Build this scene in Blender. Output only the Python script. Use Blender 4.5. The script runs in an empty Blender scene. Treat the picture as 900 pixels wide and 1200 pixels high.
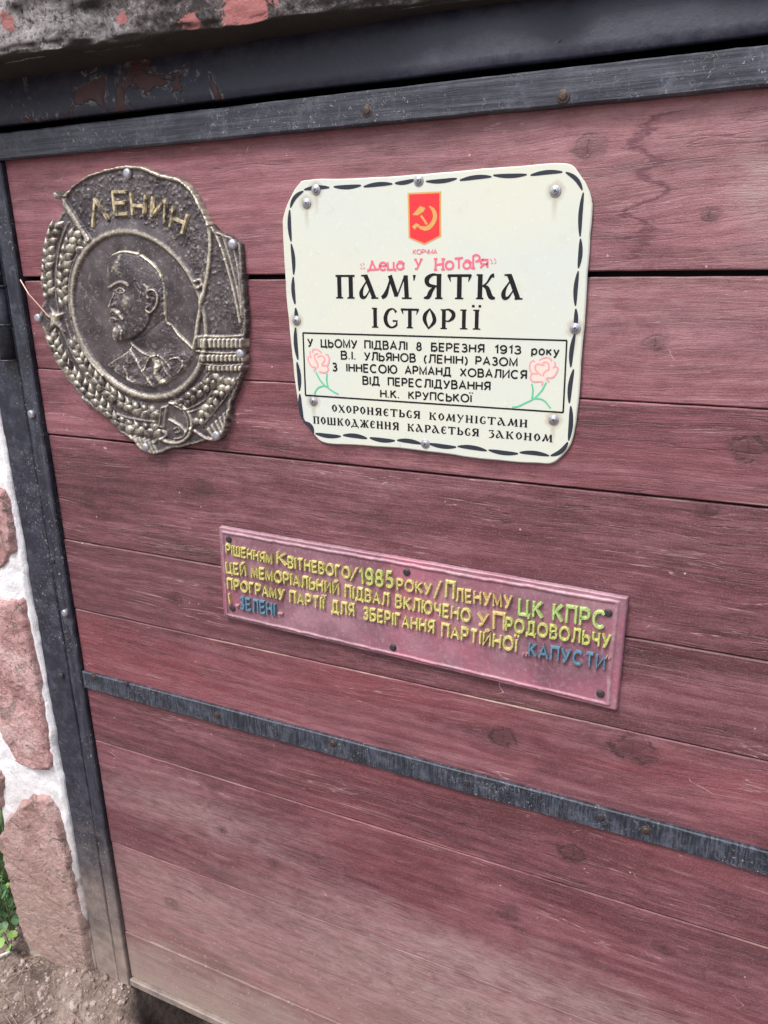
import bpy, math, random
import numpy as np
from mathutils import Vector, Matrix

sc = bpy.context.scene
col = sc.collection
random.seed(7)
rng = np.random.RandomState(7)

# ------------------------------------------------------------------ camera
CAM_Z = 1.372            # eye height; the door face is the plane y = 0, the camera stands 0.8 m in front
CAM_D = 0.80
FPX = 867.0              # focal length in pixels of the 900x1200 photograph (26 mm equivalent)
def _rot(rx, ry, rz):
    s, c = math.sin, math.cos
    X = np.array([[1,0,0],[0,c(rx),-s(rx)],[0,s(rx),c(rx)]])
    Y = np.array([[c(ry),0,s(ry)],[0,1,0],[-s(ry),0,c(ry)]])
    Z = np.array([[c(rz),-s(rz),0],[s(rz),c(rz),0],[0,0,1]])
    return Z @ X @ Y
R = _rot(0.3165611, 0.42041202, -0.0118337)   # columns: world right, down, into the door, in camera axes
cd = bpy.data.cameras.new('camera')
cam = bpy.data.objects.new('camera', cd); col.objects.link(cam)
cd.sensor_fit = 'VERTICAL'; cd.sensor_height = 36.0; cd.lens = 36.0 * FPX / 1200.0
cd.clip_start = 0.02; cd.clip_end = 500
m = Matrix(((R[0,0], -R[1,0], -R[2,0], 0.0),
            (R[0,2], -R[1,2], -R[2,2], -CAM_D),
            (-R[0,1], R[1,1], R[2,1], CAM_Z),
            (0,0,0,1)))
cam.matrix_world = m
sc.camera = cam
sc.render.resolution_x = 768; sc.render.resolution_y = 1024

# ------------------------------------------------------------------ sky, sun, exposure (bright overcast)
SUN_EL, SUN_AZ = math.radians(58), math.radians(205)   # azimuth clockwise from +Y (into the door)
w = bpy.data.worlds.new('World'); sc.world = w; w.use_nodes = True
nt = w.node_tree; nt.nodes.clear()
sky = nt.nodes.new('ShaderNodeTexSky'); sky.sky_type = 'NISHITA'; sky.sun_disc = False
sky.sun_elevation = SUN_EL; sky.sun_rotation = SUN_AZ
sky.air_density = 1.0; sky.dust_density = 4.0; sky.ozone_density = 1.0
bg = nt.nodes.new('ShaderNodeBackground'); bg.inputs[1].default_value = 0.10
hs = nt.nodes.new('ShaderNodeHueSaturation'); hs.inputs['Saturation'].default_value = 0.62
wo = nt.nodes.new('ShaderNodeOutputWorld')
nt.links.new(sky.outputs[0], hs.inputs['Color']); nt.links.new(hs.outputs[0], bg.inputs[0]); nt.links.new(bg.outputs[0], wo.inputs[0])
sl = bpy.data.lights.new('sun', 'SUN'); sl.energy = 1.5; sl.angle = math.radians(16); sl.color = (1.0, 0.975, 0.96)
so = bpy.data.objects.new('sun', sl); col.objects.link(so)
d = Vector((math.sin(SUN_AZ)*math.cos(SUN_EL), math.cos(SUN_AZ)*math.cos(SUN_EL), math.sin(SUN_EL)))
so.rotation_euler = d.to_track_quat('Z', 'Y').to_euler(); so.location = (0, -3, 5)
sc.view_settings.view_transform = 'Standard'; sc.view_settings.look = 'None'
sc.view_settings.exposure = 0.98; sc.view_settings.gamma = 1.0

# ------------------------------------------------------------------ measuring
U = 0.762                # survey units (camera 1.05 away) to metres
def Z(v): return CAM_Z + v*U
def X(v): return v*U
def P(px, py, dep=0.0):
    """where the line of sight through a photo pixel meets the plane `dep` metres in front of the door"""
    r = np.array([(px-450)/FPX, (py-600)/FPX, 1.0])
    q = r*((CAM_D-dep)/(R[:,2] @ r))
    return float(R[:,0] @ q), float(CAM_Z - R[:,1] @ q)
def proj(x, z, dep=0.0):
    """vectorised: photo pixel of points x, z on the plane `dep` in front of the door"""
    a, b, c = x, CAM_Z - z, CAM_D - dep
    u = R[0,0]*a + R[0,1]*b + R[0,2]*c; v = R[1,0]*a + R[1,1]*b + R[1,2]*c; k = R[2,0]*a + R[2,1]*b + R[2,2]*c
    return 450 + FPX*u/k, 600 + FPX*v/k

# ------------------------------------------------------------------ numpy noise
def _h(i, j, s):
    n = (i*374761393 + j*668265263 + s*974634777) & 0xffffffff
    n = ((n ^ (n >> 13))*1274126177) & 0xffffffff
    return ((n ^ (n >> 16)) & 0xffff)/65535.0
def vn(x, y, s=0):
    x = np.asarray(x, float); y = np.asarray(y, float)
    i = np.floor(x).astype(np.int64); j = np.floor(y).astype(np.int64); f = x-i; g = y-j
    f = f*f*(3-2*f); g = g*g*(3-2*g)
    return (_h(i,j,s)*(1-f)+_h(i+1,j,s)*f)*(1-g) + (_h(i,j+1,s)*(1-f)+_h(i+1,j+1,s)*f)*g
def fbm(x, y, s=0, o=4):
    t = 0; a = 0.5; n = 0
    for k in range(o):
        t = t + a*vn(x*2**k, y*2**k, s+k*17); n += a; a *= 0.5
    return t/n - 0.5

# ------------------------------------------------------------------ object helpers
def tag(o, label=None, cat=None, group=None, kind=None):
    if label: o['label'] = label
    if cat: o['category'] = cat
    if group: o['group'] = group
    if kind: o['kind'] = kind
    return o
def empty(name, loc, label, cat, group=None):
    o = bpy.data.objects.new(name, None); col.objects.link(o); o.location = loc; o.empty_display_size = 0.05
    return tag(o, label, cat, group)
def mesh(name, V, F, mat, smooth=False):
    me = bpy.data.meshes.new(name)
    me.from_pydata([tuple(map(float, v)) for v in V], [], [tuple(map(int, f)) for f in F]); me.update()
    if mat: me.materials.append(mat)
    if smooth: me.polygons.foreach_set('use_smooth', [True]*len(me.polygons))
    return me
def link(name, me, parent=None, loc=(0,0,0), rot=None):
    """loc is a world position; parents are unrotated empties or meshes"""
    o = bpy.data.objects.new(name, me); col.objects.link(o)
    o.location = Vector(loc)
    if parent:
        o.parent = parent
        p = parent; off = Vector((0,0,0))
        while p: off += p.location; p = p.parent
        o.location = Vector(loc) - off
    if rot: o.rotation_euler = rot
    return o
def obj(name, V, F, mat, parent=None, smooth=False, origin=None):
    V = np.asarray(V, float)
    if origin is None: origin = ((V[:,0].min()+V[:,0].max())/2, V[:,1].max(), V[:,2].min())
    return link(name, mesh(name, V-np.array(origin), F, mat, smooth), parent, origin)
class MB:
    def __init__(s): s.v = []; s.f = []
    def add(s, V, F):
        n = len(s.v); s.v += [tuple(v) for v in V]; s.f += [tuple(i+n for i in f) for f in F]
    def box(s, x0, x1, y0, y1, z0, z1, b=0.0):
        """box with its front (-y) edges bevelled by b"""
        V = [(x0,y1,z0),(x1,y1,z0),(x1,y1,z1),(x0,y1,z1),
             (x0,y0+b,z0),(x1,y0+b,z0),(x1,y0+b,z1),(x0,y0+b,z1),
             (x0+b,y0,z0+b),(x1-b,y0,z0+b),(x1-b,y0,z1-b),(x0+b,y0,z1-b)]
        F = [(3,2,1,0),(0,1,5,4),(1,2,6,5),(2,3,7,6),(3,0,4,7)]
        F += [(4,5,9,8),(5,6,10,9),(6,7,11,10),(7,4,8,11),(8,9,10,11)] if b else [(4,5,6,7)]
        s.add(V, F)
    def build(s, name, mat, parent=None, smooth=False, origin=None): return obj(name, s.v, s.f, mat, parent, smooth, origin)
def grid(nx, ny):
    i = np.arange(nx*ny).reshape(ny, nx)
    return np.stack([i[:-1,:-1], i[:-1,1:], i[1:,1:], i[1:,:-1]], -1).reshape(-1,4)
def tube(pts, r, n=8, closed_ends=True, r1=None):
    pts = [Vector(p) for p in pts]; V = []; F = []
    for k, p in enumerate(pts):
        t = (pts[min(k+1,len(pts)-1)] - pts[max(k-1,0)]).normalized()
        a = t.orthogonal().normalized() if k == 0 else (a - t*a.dot(t)).normalized()
        b = t.cross(a); rr = r if r1 is None else r + (r1-r)*k/(len(pts)-1)
        for j in range(n):
            q = p + (a*math.cos(2*math.pi*j/n) + b*math.sin(2*math.pi*j/n))*rr; V.append(tuple(q))
    for k in range(len(pts)-1):
        for j in range(n): F.append((k*n+j, k*n+(j+1)%n, (k+1)*n+(j+1)%n, (k+1)*n+j))
    if closed_ends: F += [tuple(range(n))[::-1], tuple((len(pts)-1)*n+j for j in range(n))]
    return V, F
def lathe(prof, n=14):
    """profile (radius, height toward the viewer): axis along -y"""
    V = []; F = []
    for r, h in prof:
        for j in range(n): a = 2*math.pi*j/n; V.append((r*math.cos(a), -h, r*math.sin(a)))
    for k in range(len(prof)-1):
        for j in range(n): F.append((k*n+j, (k+1)*n+j, (k+1)*n+(j+1)%n, k*n+(j+1)%n))
    F.append(tuple((len(prof)-1)*n+j for j in range(n))[::-1])
    return V, F
def cr(pts, n=6, closed=False):
    p = [np.array(q, float) for q in pts]; L = len(p); out = []
    for i in range(L if closed else L-1):
        a, b, c, d_ = (p[(i-1)%L], p[i], p[(i+1)%L], p[(i+2)%L]) if closed else (p[max(i-1,0)], p[i], p[i+1], p[min(i+2,L-1)])
        for k in range(n):
            t = k/n; out.append(0.5*((2*b)+(-a+c)*t+(2*a-5*b+4*c-d_)*t*t+(-a+3*b-3*c+d_)*t**3))
    if not closed: out.append(p[-1])
    return out

# ------------------------------------------------------------------ shader helpers
class SH:
    def __init__(s, name):
        s.m = bpy.data.materials.new(name); s.m.use_nodes = True; s.t = s.m.node_tree; s.t.nodes.clear()
        s.out = s.n('ShaderNodeOutputMaterial'); s.b = s.n('ShaderNodeBsdfPrincipled'); s.t.links.new(s.b.outputs[0], s.out.inputs[0])
        s.pos = s.n('ShaderNodeNewGeometry').outputs['Position']
    def n(s, t, **k):
        o = s.t.nodes.new(t)
        for a, b in k.items(): setattr(o, a, b)
        return o
    def put(s, sock, v):
        if isinstance(v, bpy.types.NodeSocket): s.t.links.new(v, sock)
        elif v is not None:
            if isinstance(v, (tuple, list)) and len(v) == 3 and len(sock.default_value) == 4: v = (*v, 1)
            sock.default_value = v
    def math(s, op, a, b=None, c=None, clamp=False):
        o = s.n('ShaderNodeMath', operation=op, use_clamp=clamp)
        s.put(o.inputs[0], a); s.put(o.inputs[1], b)
        if c is not None: s.put(o.inputs[2], c)
        return o.outputs[0]
    def add(s, a, b): return s.math('ADD', a, b)
    def mul(s, a, b): return s.math('MULTIPLY', a, b)
    def vm(s, op, a, b=None):
        o = s.n('ShaderNodeVectorMath', operation=op); s.put(o.inputs[0], a)
        if b is not None: s.put(o.inputs[1], b)
        return o.outputs['Value'] if op in ('LENGTH','DISTANCE') else o.outputs[0]
    def sep(s, v): o = s.n('ShaderNodeSeparateXYZ'); s.put(o.inputs[0], v); return o.outputs
    def comb(s, x, y, z):
        o = s.n('ShaderNodeCombineXYZ'); s.put(o.inputs[0], x); s.put(o.inputs[1], y); s.put(o.inputs[2], z); return o.outputs[0]
    def sc(s, v, k, off=(0,0,0)):
        o = s.n('ShaderNodeMapping'); s.put(o.inputs[0], v); o.inputs['Scale'].default_value = k if isinstance(k, tuple) else (k,k,k)
        o.inputs['Location'].default_value = off; return o.outputs[0]
    def noise(s, v, scale=5, detail=4, rough=0.55, dist=0.0):
        o = s.n('ShaderNodeTexNoise'); s.put(o.inputs['Vector'], v); o.inputs['Scale'].default_value = scale
        o.inputs['Detail'].default_value = detail; o.inputs['Roughness'].default_value = rough; o.inputs['Distortion'].default_value = dist
        return o.outputs[0]
    def vor(s, v, scale=5, feature='F1', rnd=1.0):
        o = s.n('ShaderNodeTexVoronoi', feature=feature); s.put(o.inputs['Vector'], v); o.inputs['Scale'].default_value = scale
        o.inputs['Randomness'].default_value = rnd; return o.outputs['Distance']
    def mr(s, v, a, b, c=0.0, d=1.0):
        o = s.n('ShaderNodeMapRange'); s.put(o.inputs[0], v)
        for i, q in enumerate((a,b,c,d)): o.inputs[i+1].default_value = q
        return o.outputs[0]
    def hair(s, v, scale, w=0.004, detail=2, rough=0.5, level=0.5):
        n = s.noise(v, scale, detail, rough); return s.mr(s.math('ABSOLUTE', s.add(n, -level)), w, w*0.3)
    def ramp(s, v, stops):
        o = s.n('ShaderNodeValToRGB'); s.put(o.inputs[0], v); e = o.color_ramp.elements
        while len(e) < len(stops): e.new(0.5)
        for q, (p, c) in zip(e, stops): q.position = p; q.color = (*c, 1) if len(c) == 3 else c
        return o.outputs[0]
    def mix(s, f, a, b, blend='MIX'):
        o = s.n('ShaderNodeMix', data_type='RGBA', blend_type=blend); s.put(o.inputs[0], f); s.put(o.inputs[6], a); s.put(o.inputs[7], b); return o.outputs[2]
    def bump(s, h, strength=0.5, dist=0.001, prev=None):
        o = s.n('ShaderNodeBump'); o.inputs['Strength'].default_value = strength; o.inputs['Distance'].default_value = dist
        s.put(o.inputs['Height'], h)
        if prev is not None: s.put(o.inputs['Normal'], prev)
        return o.outputs[0]
    def done(s, color, rough=0.6, normal=None, metal=0.0, spec=0.5, coat=None):
        s.put(s.b.inputs['Base Color'], color); s.put(s.b.inputs['Roughness'], rough); s.put(s.b.inputs['Metallic'], metal)
        s.put(s.b.inputs['Specular IOR Level'], spec)
        if normal is not None: s.put(s.b.inputs['Normal'], normal)
        if coat: s.b.inputs['Coat Weight'].default_value = coat[0]; s.b.inputs['Coat Roughness'].default_value = coat[1]
        return s.m
def simple(name, c, rough=0.5, metal=0.0, var=0.15, scale=60):
    s = SH(name); n = s.noise(s.pos, scale, 4, 0.6)
    a = tuple(min(1, v*(1-var)) for v in c); b = tuple(min(1, v*(1+var)) for v in c)
    return s.done(s.mix(n, a, b), rough, s.bump(n, 0.15, 0.0005), metal)
DUST = (0.33, 0.25, 0.215)
def dust_amount(s, z0, z1, x=None):
    """real mud and dust that has splashed up from the soil: by height above the ground, broken up"""
    z = s.sep(s.pos)[2]
    n = s.noise(s.sc(s.pos, (2.2, 2.2, 9)), 2.0, 5, 0.65)
    return s.mr(s.add(z, s.mul(s.add(n, -0.5), -0.35)), z1, z0)

# ------------------------------------------------------------------ wood
def wood_mat(idx, knots, grain=1.0, tone=1.0, topwear=0.0, ztop=None, stain=None, red=0.0, pale=None):
    s = SH('painted_board_wood_%d' % idx)
    x, y, z = s.sep(s.pos)
    off = (idx*3.71, idx*1.13, idx*7.7)
    # slow waviness of the fibres
    wob = s.noise(s.sc(s.pos, (1.6, 1, 5), off), 1.0, 3, 0.5)
    zz = s.add(z, s.mul(s.add(wob, -0.5), 0.045))
    kf = None; kring = None
    for (px, py, r) in knots:
        cx, cz = P(px, py)
        dx = s.add(x, -cx); dz = s.add(z, -cz)
        dd = s.vm('LENGTH', s.comb(s.mul(dx, 0.75/r), 0, s.mul(dz, 1.0/r)))
        dn = s.add(dd, s.mul(s.add(s.noise(s.sc(s.pos, 1.0, off), 85, 5, 0.7), -0.5), 2.0))
        g = s.math('POWER', 2.718, s.mul(s.mul(s.vm('LENGTH', s.comb(s.mul(dx, 0.16/r), 0, s.mul(dz, 0.33/r))), -1.4), 1.2))
        zz = s.add(zz, s.mul(s.mul(dz, g), -0.75))
        k = s.mr(dn, 1.7, 0.3)
        ring = s.mul(s.mr(s.math('ABSOLUTE', s.add(dn, -1.0)), 0.30, 0.0), s.mr(s.noise(s.pos, 60, 3), .40, .55, 0, 1.0 if r >= .012 else .5))
        cr_ = s.mr(s.math('ABSOLUTE', s.add(dx, s.mul(s.add(s.noise(s.pos, 90, 2), -0.5), r*0.8))), 0.0012, 0.0004)
        crk = s.mul(cr_, s.mr(dd, 0.75, 0.6))
        k2 = s.math('MAXIMUM', ring, s.mul(crk, 0.45))
        kf = k if kf is None else s.math('MAXIMUM', kf, k)
        kring = k2 if kring is None else s.math('MAXIMUM', kring, k2)
    gv = s.comb(x, y, zz)
    big = s.noise(s.sc(gv, (1.9, 1, 9), off), 1.0, 6, 0.66, 0.8)
    mid = s.noise(s.sc(gv, (6, 6, 62), off), 1.0, 7, 0.72, 0.5)
    fine = s.noise(s.sc(gv, (22, 22, 460), off), 1.0, 5, 0.75)
    mott = s.noise(s.sc(s.pos, (26, 26, 48), off), 1.0, 6, 0.74, 0.6)
    grit = s.noise(s.pos, 620, 2, 0.6)
    wv = s.n('ShaderNodeTexWave', wave_type='BANDS', bands_direction='Z'); s.put(wv.inputs[0], s.sc(gv, (0.30, 1, 1), off))
    wv.inputs['Scale'].default_value = 17; wv.inputs['Distortion'].default_value = 7; wv.inputs['Detail'].default_value = 5
    wv.inputs['Detail Scale'].default_value = 1.3; wv.inputs['Detail Roughness'].default_value = 0.72
    ringg = wv.outputs[1]
    f = s.add(s.add(s.mul(big, 0.52), s.mul(mott, 0.20)), s.add(s.mul(mid, 0.24), s.mul(ringg, 0.055)))
    t = tone
    c = s.ramp(f, [(0.37, (0.076*t, 0.026*t, 0.032*t)), (0.455, (0.132*t, 0.046*t, 0.056*t)), (0.53, (0.205*t, 0.078*t, 0.094*t)), (0.63, (0.33*t, 0.150*t, 0.174*t))])
    if red: c = s.mix(s.mr(s.noise(s.sc(gv, (2, 1, 14), (9, 0, 4)), 1.0, 4, 0.6), 0.4, 0.65, 0, red), c, (0.25*t, 0.052*t, 0.068*t))
    # fine open fibre, stronger in some bands than in others
    fm = s.noise(s.sc(gv, (2.5, 2, 16), (off[1], off[2], off[0])), 1.0, 4, 0.6)
    lines = s.mul(s.hair(s.sc(gv, (2.4, 2, 58), off), 1.0, 0.010, 3, 0.62), s.mr(fm, .42, .62, 0, .75*grain))
    c = s.mix(lines, c, (0.045, 0.016, 0.02))
    pl = s.mul(s.hair(s.sc(gv, (3.0, 2, 70), (off[2], off[1], off[0])), 1.0, 0.006, 3, 0.6, .53), s.mr(s.noise(s.sc(s.pos, (6, 1, 22), off), 1.0, 4, .7), .52, .60, 0, .8))
    c = s.mix(pl, c, (0.50, 0.33, 0.33))
    drk = s.noise(s.sc(s.pos, (7, 7, 17), (off[2], 3, off[0])), 1.0, 6, 0.72, 1.2)
    c = s.mix(s.mr(drk, .52, .70, 0, .55 if grain > .6 else .35), c, (0.060, 0.022, 0.027))
    c = s.mix(s.mul(s.mr(fine, 0.36, 0.54, 1.0, 0.0), s.mr(fm, .35, .62, .15*grain, .8*grain)), c, (0.05, 0.018, 0.024))
    c = s.mix(s.mr(fine, 0.55, 0.72, 0.0, 0.30), c, (0.36, 0.19, 0.21))
    c = s.mix(s.mr(grit, 0.56, 0.74, 0.0, 0.35), c, (0.42, 0.25, 0.27)); c = s.mix(s.mr(grit, 0.44, 0.28, 0.0, 0.35), c, (0.05, 0.02, 0.026))
    if pale:      # wear on low boards, sheen painted into colour on top ones (px, py, rx, rz)
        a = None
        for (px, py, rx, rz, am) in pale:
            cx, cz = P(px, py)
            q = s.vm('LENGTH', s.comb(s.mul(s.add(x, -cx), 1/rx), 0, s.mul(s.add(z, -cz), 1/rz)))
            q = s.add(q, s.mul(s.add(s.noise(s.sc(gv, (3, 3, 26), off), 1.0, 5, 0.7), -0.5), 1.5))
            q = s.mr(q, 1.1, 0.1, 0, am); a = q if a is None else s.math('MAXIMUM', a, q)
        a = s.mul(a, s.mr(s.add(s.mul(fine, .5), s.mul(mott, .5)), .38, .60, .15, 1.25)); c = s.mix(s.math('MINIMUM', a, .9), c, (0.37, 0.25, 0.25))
    # paint rubbed off along single fibres: short pale scratches
    scr = s.noise(s.sc(gv, (7, 7, 520), (off[2], off[0], off[1])), 1.0, 3, 0.6)
    msk = s.noise(s.sc(s.pos, (3, 3, 9), (off[1], 0, off[2])), 1.0, 5, 0.7)
    sf = s.mul(s.mr(scr, 0.62, 0.70), s.mr(msk, 0.47, 0.60, 0, 0.75))
    c = s.mix(sf, c, (0.50, 0.34, 0.31))
    # specks of lime and grit
    v = s.n('ShaderNodeTexVoronoi', feature='F1'); s.put(v.inputs['Vector'], s.sc(s.pos, (1, 1, 1), off)); v.inputs['Scale'].default_value = 55
    cs = s.sep(v.outputs['Color'])
    sp = s.mul(s.mr(v.outputs['Distance'], 0.075, 0.04), s.math('GREATER_THAN', cs[0], 0.86))
    c = s.mix(s.mul(sp, 0.85), c, (0.62, 0.46, 0.42))
    sct = s.mul(s.hair(s.sc(s.pos, (9, 9, 22), (off[0], off[1], off[2])), 1.0, 0.0035, 2), s.mr(s.noise(s.pos, 11, 4, .7), .60, .64, 0, .7))
    c = s.mix(sct, c, (0.58, 0.42, 0.40))
    h0 = lines
    h = s.add(s.mul(mid, 0.7), s.add(s.mul(fine, 0.55), s.add(s.mul(mott, .3), s.add(s.mul(grit, .3), s.mul(lines, -.8)))))
    if kf is not None:
        c = s.mix(s.mul(kf, 0.62), c, (0.062, 0.026, 0.03)); c = s.mix(s.mul(kring, 0.8), c, (0.04, 0.018, 0.02))
        h = s.add(h, s.add(s.mul(kf, 0.25), s.mul(kring, -0.5)))
    if stain:     # tide mark of a dried run of water: a wandering line down the board
        fc = s.n('ShaderNodeFloatCurve'); cv = fc.mapping.curves[0]
        pts = [P(*q) for q in stain]; z1, z0 = pts[0][1], pts[-1][1]; x0, x1 = min(p[0] for p in pts)-.01, max(p[0] for p in pts)+.01
        for i, p in enumerate(sorted(pts, key=lambda q: q[1])):
            u = ((p[1]-z0)/(z1-z0), (p[0]-x0)/(x1-x0))
            if i == 0: cv.points[0].location = u
            elif i == len(pts)-1: cv.points[-1].location = u
            else: cv.points.new(*u)
        fc.mapping.update()
        s.put(fc.inputs[1], s.mr(z, z0, z1))
        xc = s.mr(fc.outputs[0], 0, 1, x0, x1)
        jag = s.mul(s.add(s.noise(s.sc(s.pos, (9, 1, 34)), 1.0, 6, 0.78), -0.5), 0.12)
        dx = s.add(s.add(x, s.mul(xc, -1)), jag)
        line = s.mul(s.mr(s.math('ABSOLUTE', dx), 0.009, 0.002, 0, 1), s.mul(s.math('GREATER_THAN', z, z0), s.math('LESS_THAN', z, z1)))
        side = s.mul(s.mr(dx, 0.0, 0.05, 0.3, 0.0), s.math('GREATER_THAN', dx, 0))
        c = s.mix(s.mul(side, s.mr(mid, .4, .6, .3, .9)), c, (0.17, 0.055, 0.075)); c = s.mix(s.mul(line, s.mr(mott, .3, .7, .6, 1.0)), c, (0.115, 0.035, 0.05))
    if topwear:   # bare fibre where the upper edge of the board has been knocked
        e = s.add(s.mul(s.add(z, -ztop), -1), s.mul(s.noise(s.sc(s.pos, (9, 1, 60)), 1.0, 4, 0.7), 0.010))
        g = s.mul(s.mr(e, 0.0072, 0.005), s.mr(s.noise(s.sc(s.pos, (5, 1, 8), off), 1.0, 4, 0.6), 0.52, 0.60, 0, topwear))
        c = s.mix(g, c, (0.48, 0.33, 0.27))
    du = dust_amount(s, 0.0, 0.47)
    dn = s.add(s.mul(s.noise(s.sc(gv, (8, 8, 90), off), 1.0, 6, 0.75), .5), s.mul(s.noise(s.sc(s.pos, (20, 20, 14), off), 1.0, 6, .8), .5))
    c = s.mix(s.mul(s.math('POWER', du, 1.5), s.mr(dn, 0.40, 0.60, 0.5, 1.0)), c, DUST)
    c = s.mix(s.mul(s.mr(s.add(z, s.mul(s.add(dn, -.5), -.25)), .17, .03), .75), c, (0.31, 0.245, 0.205))
    spl = s.n('ShaderNodeTexVoronoi', feature='F1'); s.put(spl.inputs['Vector'], s.sc(s.pos, (1, 1, .8))); spl.inputs['Scale'].default_value = 120
    c = s.mix(s.mul(s.mr(spl.outputs['Distance'], .28, .16), s.mul(s.math('GREATER_THAN', s.sep(spl.outputs['Color'])[0], .72), s.mr(z, .55, .05, 0, .8))), c, (0.40, 0.31, 0.27))
    rough = s.mr(s.add(mid, s.mul(du, 0.4)), 0.3, 0.9, 0.40, 0.72)
    nrm = s.bump(h, 0.6, 0.0022)
    return s.done(c, rough, nrm, 0.0, 0.5)

def black_paint(name, tint=(0.016, 0.019, 0.033), worn=(0.13, 0.135, 0.165), amount=0.5, strokes=(6, 6, 160), dusty=True, rusty=0.0, rough=(0.35, 0.6)):
    s = SH(name)
    n = s.noise(s.sc(s.pos, strokes), 1.0, 6, 0.78)
    b = s.noise(s.pos, 34, 7, 0.78)
    m2 = s.noise(s.pos, 9, 4, 0.65)
    c = s.mix(s.mr(n, 0.46, 0.68, 0, amount), tint, worn)
    c = s.mix(s.mr(b, 0.52, 0.66, 0, amount), c, (0.10, 0.105, 0.135))
    c = s.mix(s.mr(b, 0.46, 0.34, 0, .7), c, (0.008, 0.009, 0.014))
    hr = s.mul(s.hair(s.pos, 75, 0.010, 2, 0.5), s.mr(s.noise(s.pos, 30, 4, .7), 0.54, 0.62, 0, amount))
    c = s.mix(s.mul(hr, .7), c, (0.20, 0.21, 0.25))
    ch = s.noise(s.pos, 230, 5, 0.8, 1.0)
    chips = s.mul(s.mr(ch, 0.60, 0.63), s.mr(m2, 0.44, 0.56))
    c = s.mix(s.mul(chips, 0.9), c, (0.46, 0.44, 0.43))
    if rusty: c = s.mix(s.mul(s.mr(s.noise(s.pos, 17, 5, 0.7), 0.52, 0.68), rusty), c, (0.17, 0.055, 0.04))
    if dusty:
        du = dust_amount(s, 0.10, 0.46)
        c = s.mix(s.mul(s.math('POWER', du, 1.4), s.mr(b, 0.35, 0.6, 0.5, 1.0)), c, (0.31, 0.245, 0.21))
    nr = s.bump(s.add(s.mul(n, 0.6), s.add(s.mul(b, 0.5), s.mul(chips, -0.3))), 0.6, 0.0018)
    return s.done(c, s.mr(b, 0.3, 0.7, *rough), nr, 0.0, 0.5)

M = {}
M['rail'] = black_paint('black_painted_rail', worn=(0.11, 0.115, 0.145), amount=0.75, strokes=(5, 5, 190), dusty=False)
M['beam'] = black_paint('black_painted_beam', tint=(0.022, 0.024, 0.042), worn=(0.085, 0.085, 0.11), amount=0.6, strokes=(30, 30, 30), dusty=False)
M['stile'] = black_paint('black_painted_stile', worn=(0.09, 0.10, 0.13), amount=0.5, strokes=(120, 60, 14))
M['jamb'] = black_paint('black_painted_jamb', worn=(0.07, 0.08, 0.11), amount=0.5, strokes=(60, 60, 60))
M['strap'] = black_paint('black_painted_strap', tint=(0.016, 0.020, 0.030), worn=(0.10, 0.125, 0.175), amount=0.9, strokes=(420, 60, 40))
def steel_mat(name, c, rough=0.35):
    s = SH(name); n = s.noise(s.pos, 220, 4, 0.7)
    return s.done(s.mix(s.mr(n, .4, .7), c, tuple(v*0.45 for v in c)), s.mr(n, .3, .7, rough, rough+.25), s.bump(n, .3, .0006), 0.75)
M['zinc'] = steel_mat('zinc_plated_steel', (0.52, 0.53, 0.58))
M['dark_screw'] = steel_mat('dark_oxidised_screw', (0.10, 0.085, 0.10), 0.5)
M['rust_screw'] = steel_mat('rusty_screw', (0.12, 0.09, 0.08), 0.55)
M['slot'] = simple('screw_slot_shadow', (0.03, 0.03, 0.035), 0.7)

def screw_mesh(name, r, h, mat, washer=True, slot=True):
    prof = []
    if washer: prof += [(r*1.0, -0.001), (r*1.0, h*0.28), (r*0.93, h*0.36), (r*0.66, h*0.36)]
    else: prof += [(r*1.0, -0.001)]
    k = 0.62 if washer else 1.0
    prof += [(r*k, h*0.45), (r*k*0.93, h*0.75), (r*k*0.7, h*0.95), (r*k*0.33, h*1.0)]
    V, F = lathe(prof, 16)
    if slot:   # cross recess: two flat dark bars paint its shade on the crown
        n = len(V); a = r*k*0.55; b = r*k*0.13; q = h*1.02
        for (u, v) in ((a, b), (b, a)):
            V += [(-u,-q,-v),(u,-q,-v),(u,-q,v),(-u,-q,v)]; F.append((n, n+1, n+2, n+3)); n += 4; q += 0.00005
    me = mesh(name, V, F, mat, True); me.materials.append(M['slot'])
    if slot:
        me.polygons[len(F)-1].material_index = 1; me.polygons[len(F)-2].material_index = 1
    return me
SCREW_W = screw_mesh('zinc_screw', 0.0056, 0.0024, M['zinc'])
SCREW_D = screw_mesh('dark_screw', 0.0048, 0.0024, M['dark_screw'], washer=False)
SCREW_R = screw_mesh('rust_screw', 0.0062, 0.0020, M['rust_screw'], washer=True)
SCREW_B = screw_mesh('dome_bolt', 0.0062, 0.0050, M['zinc'], washer=False, slot=False)

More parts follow.
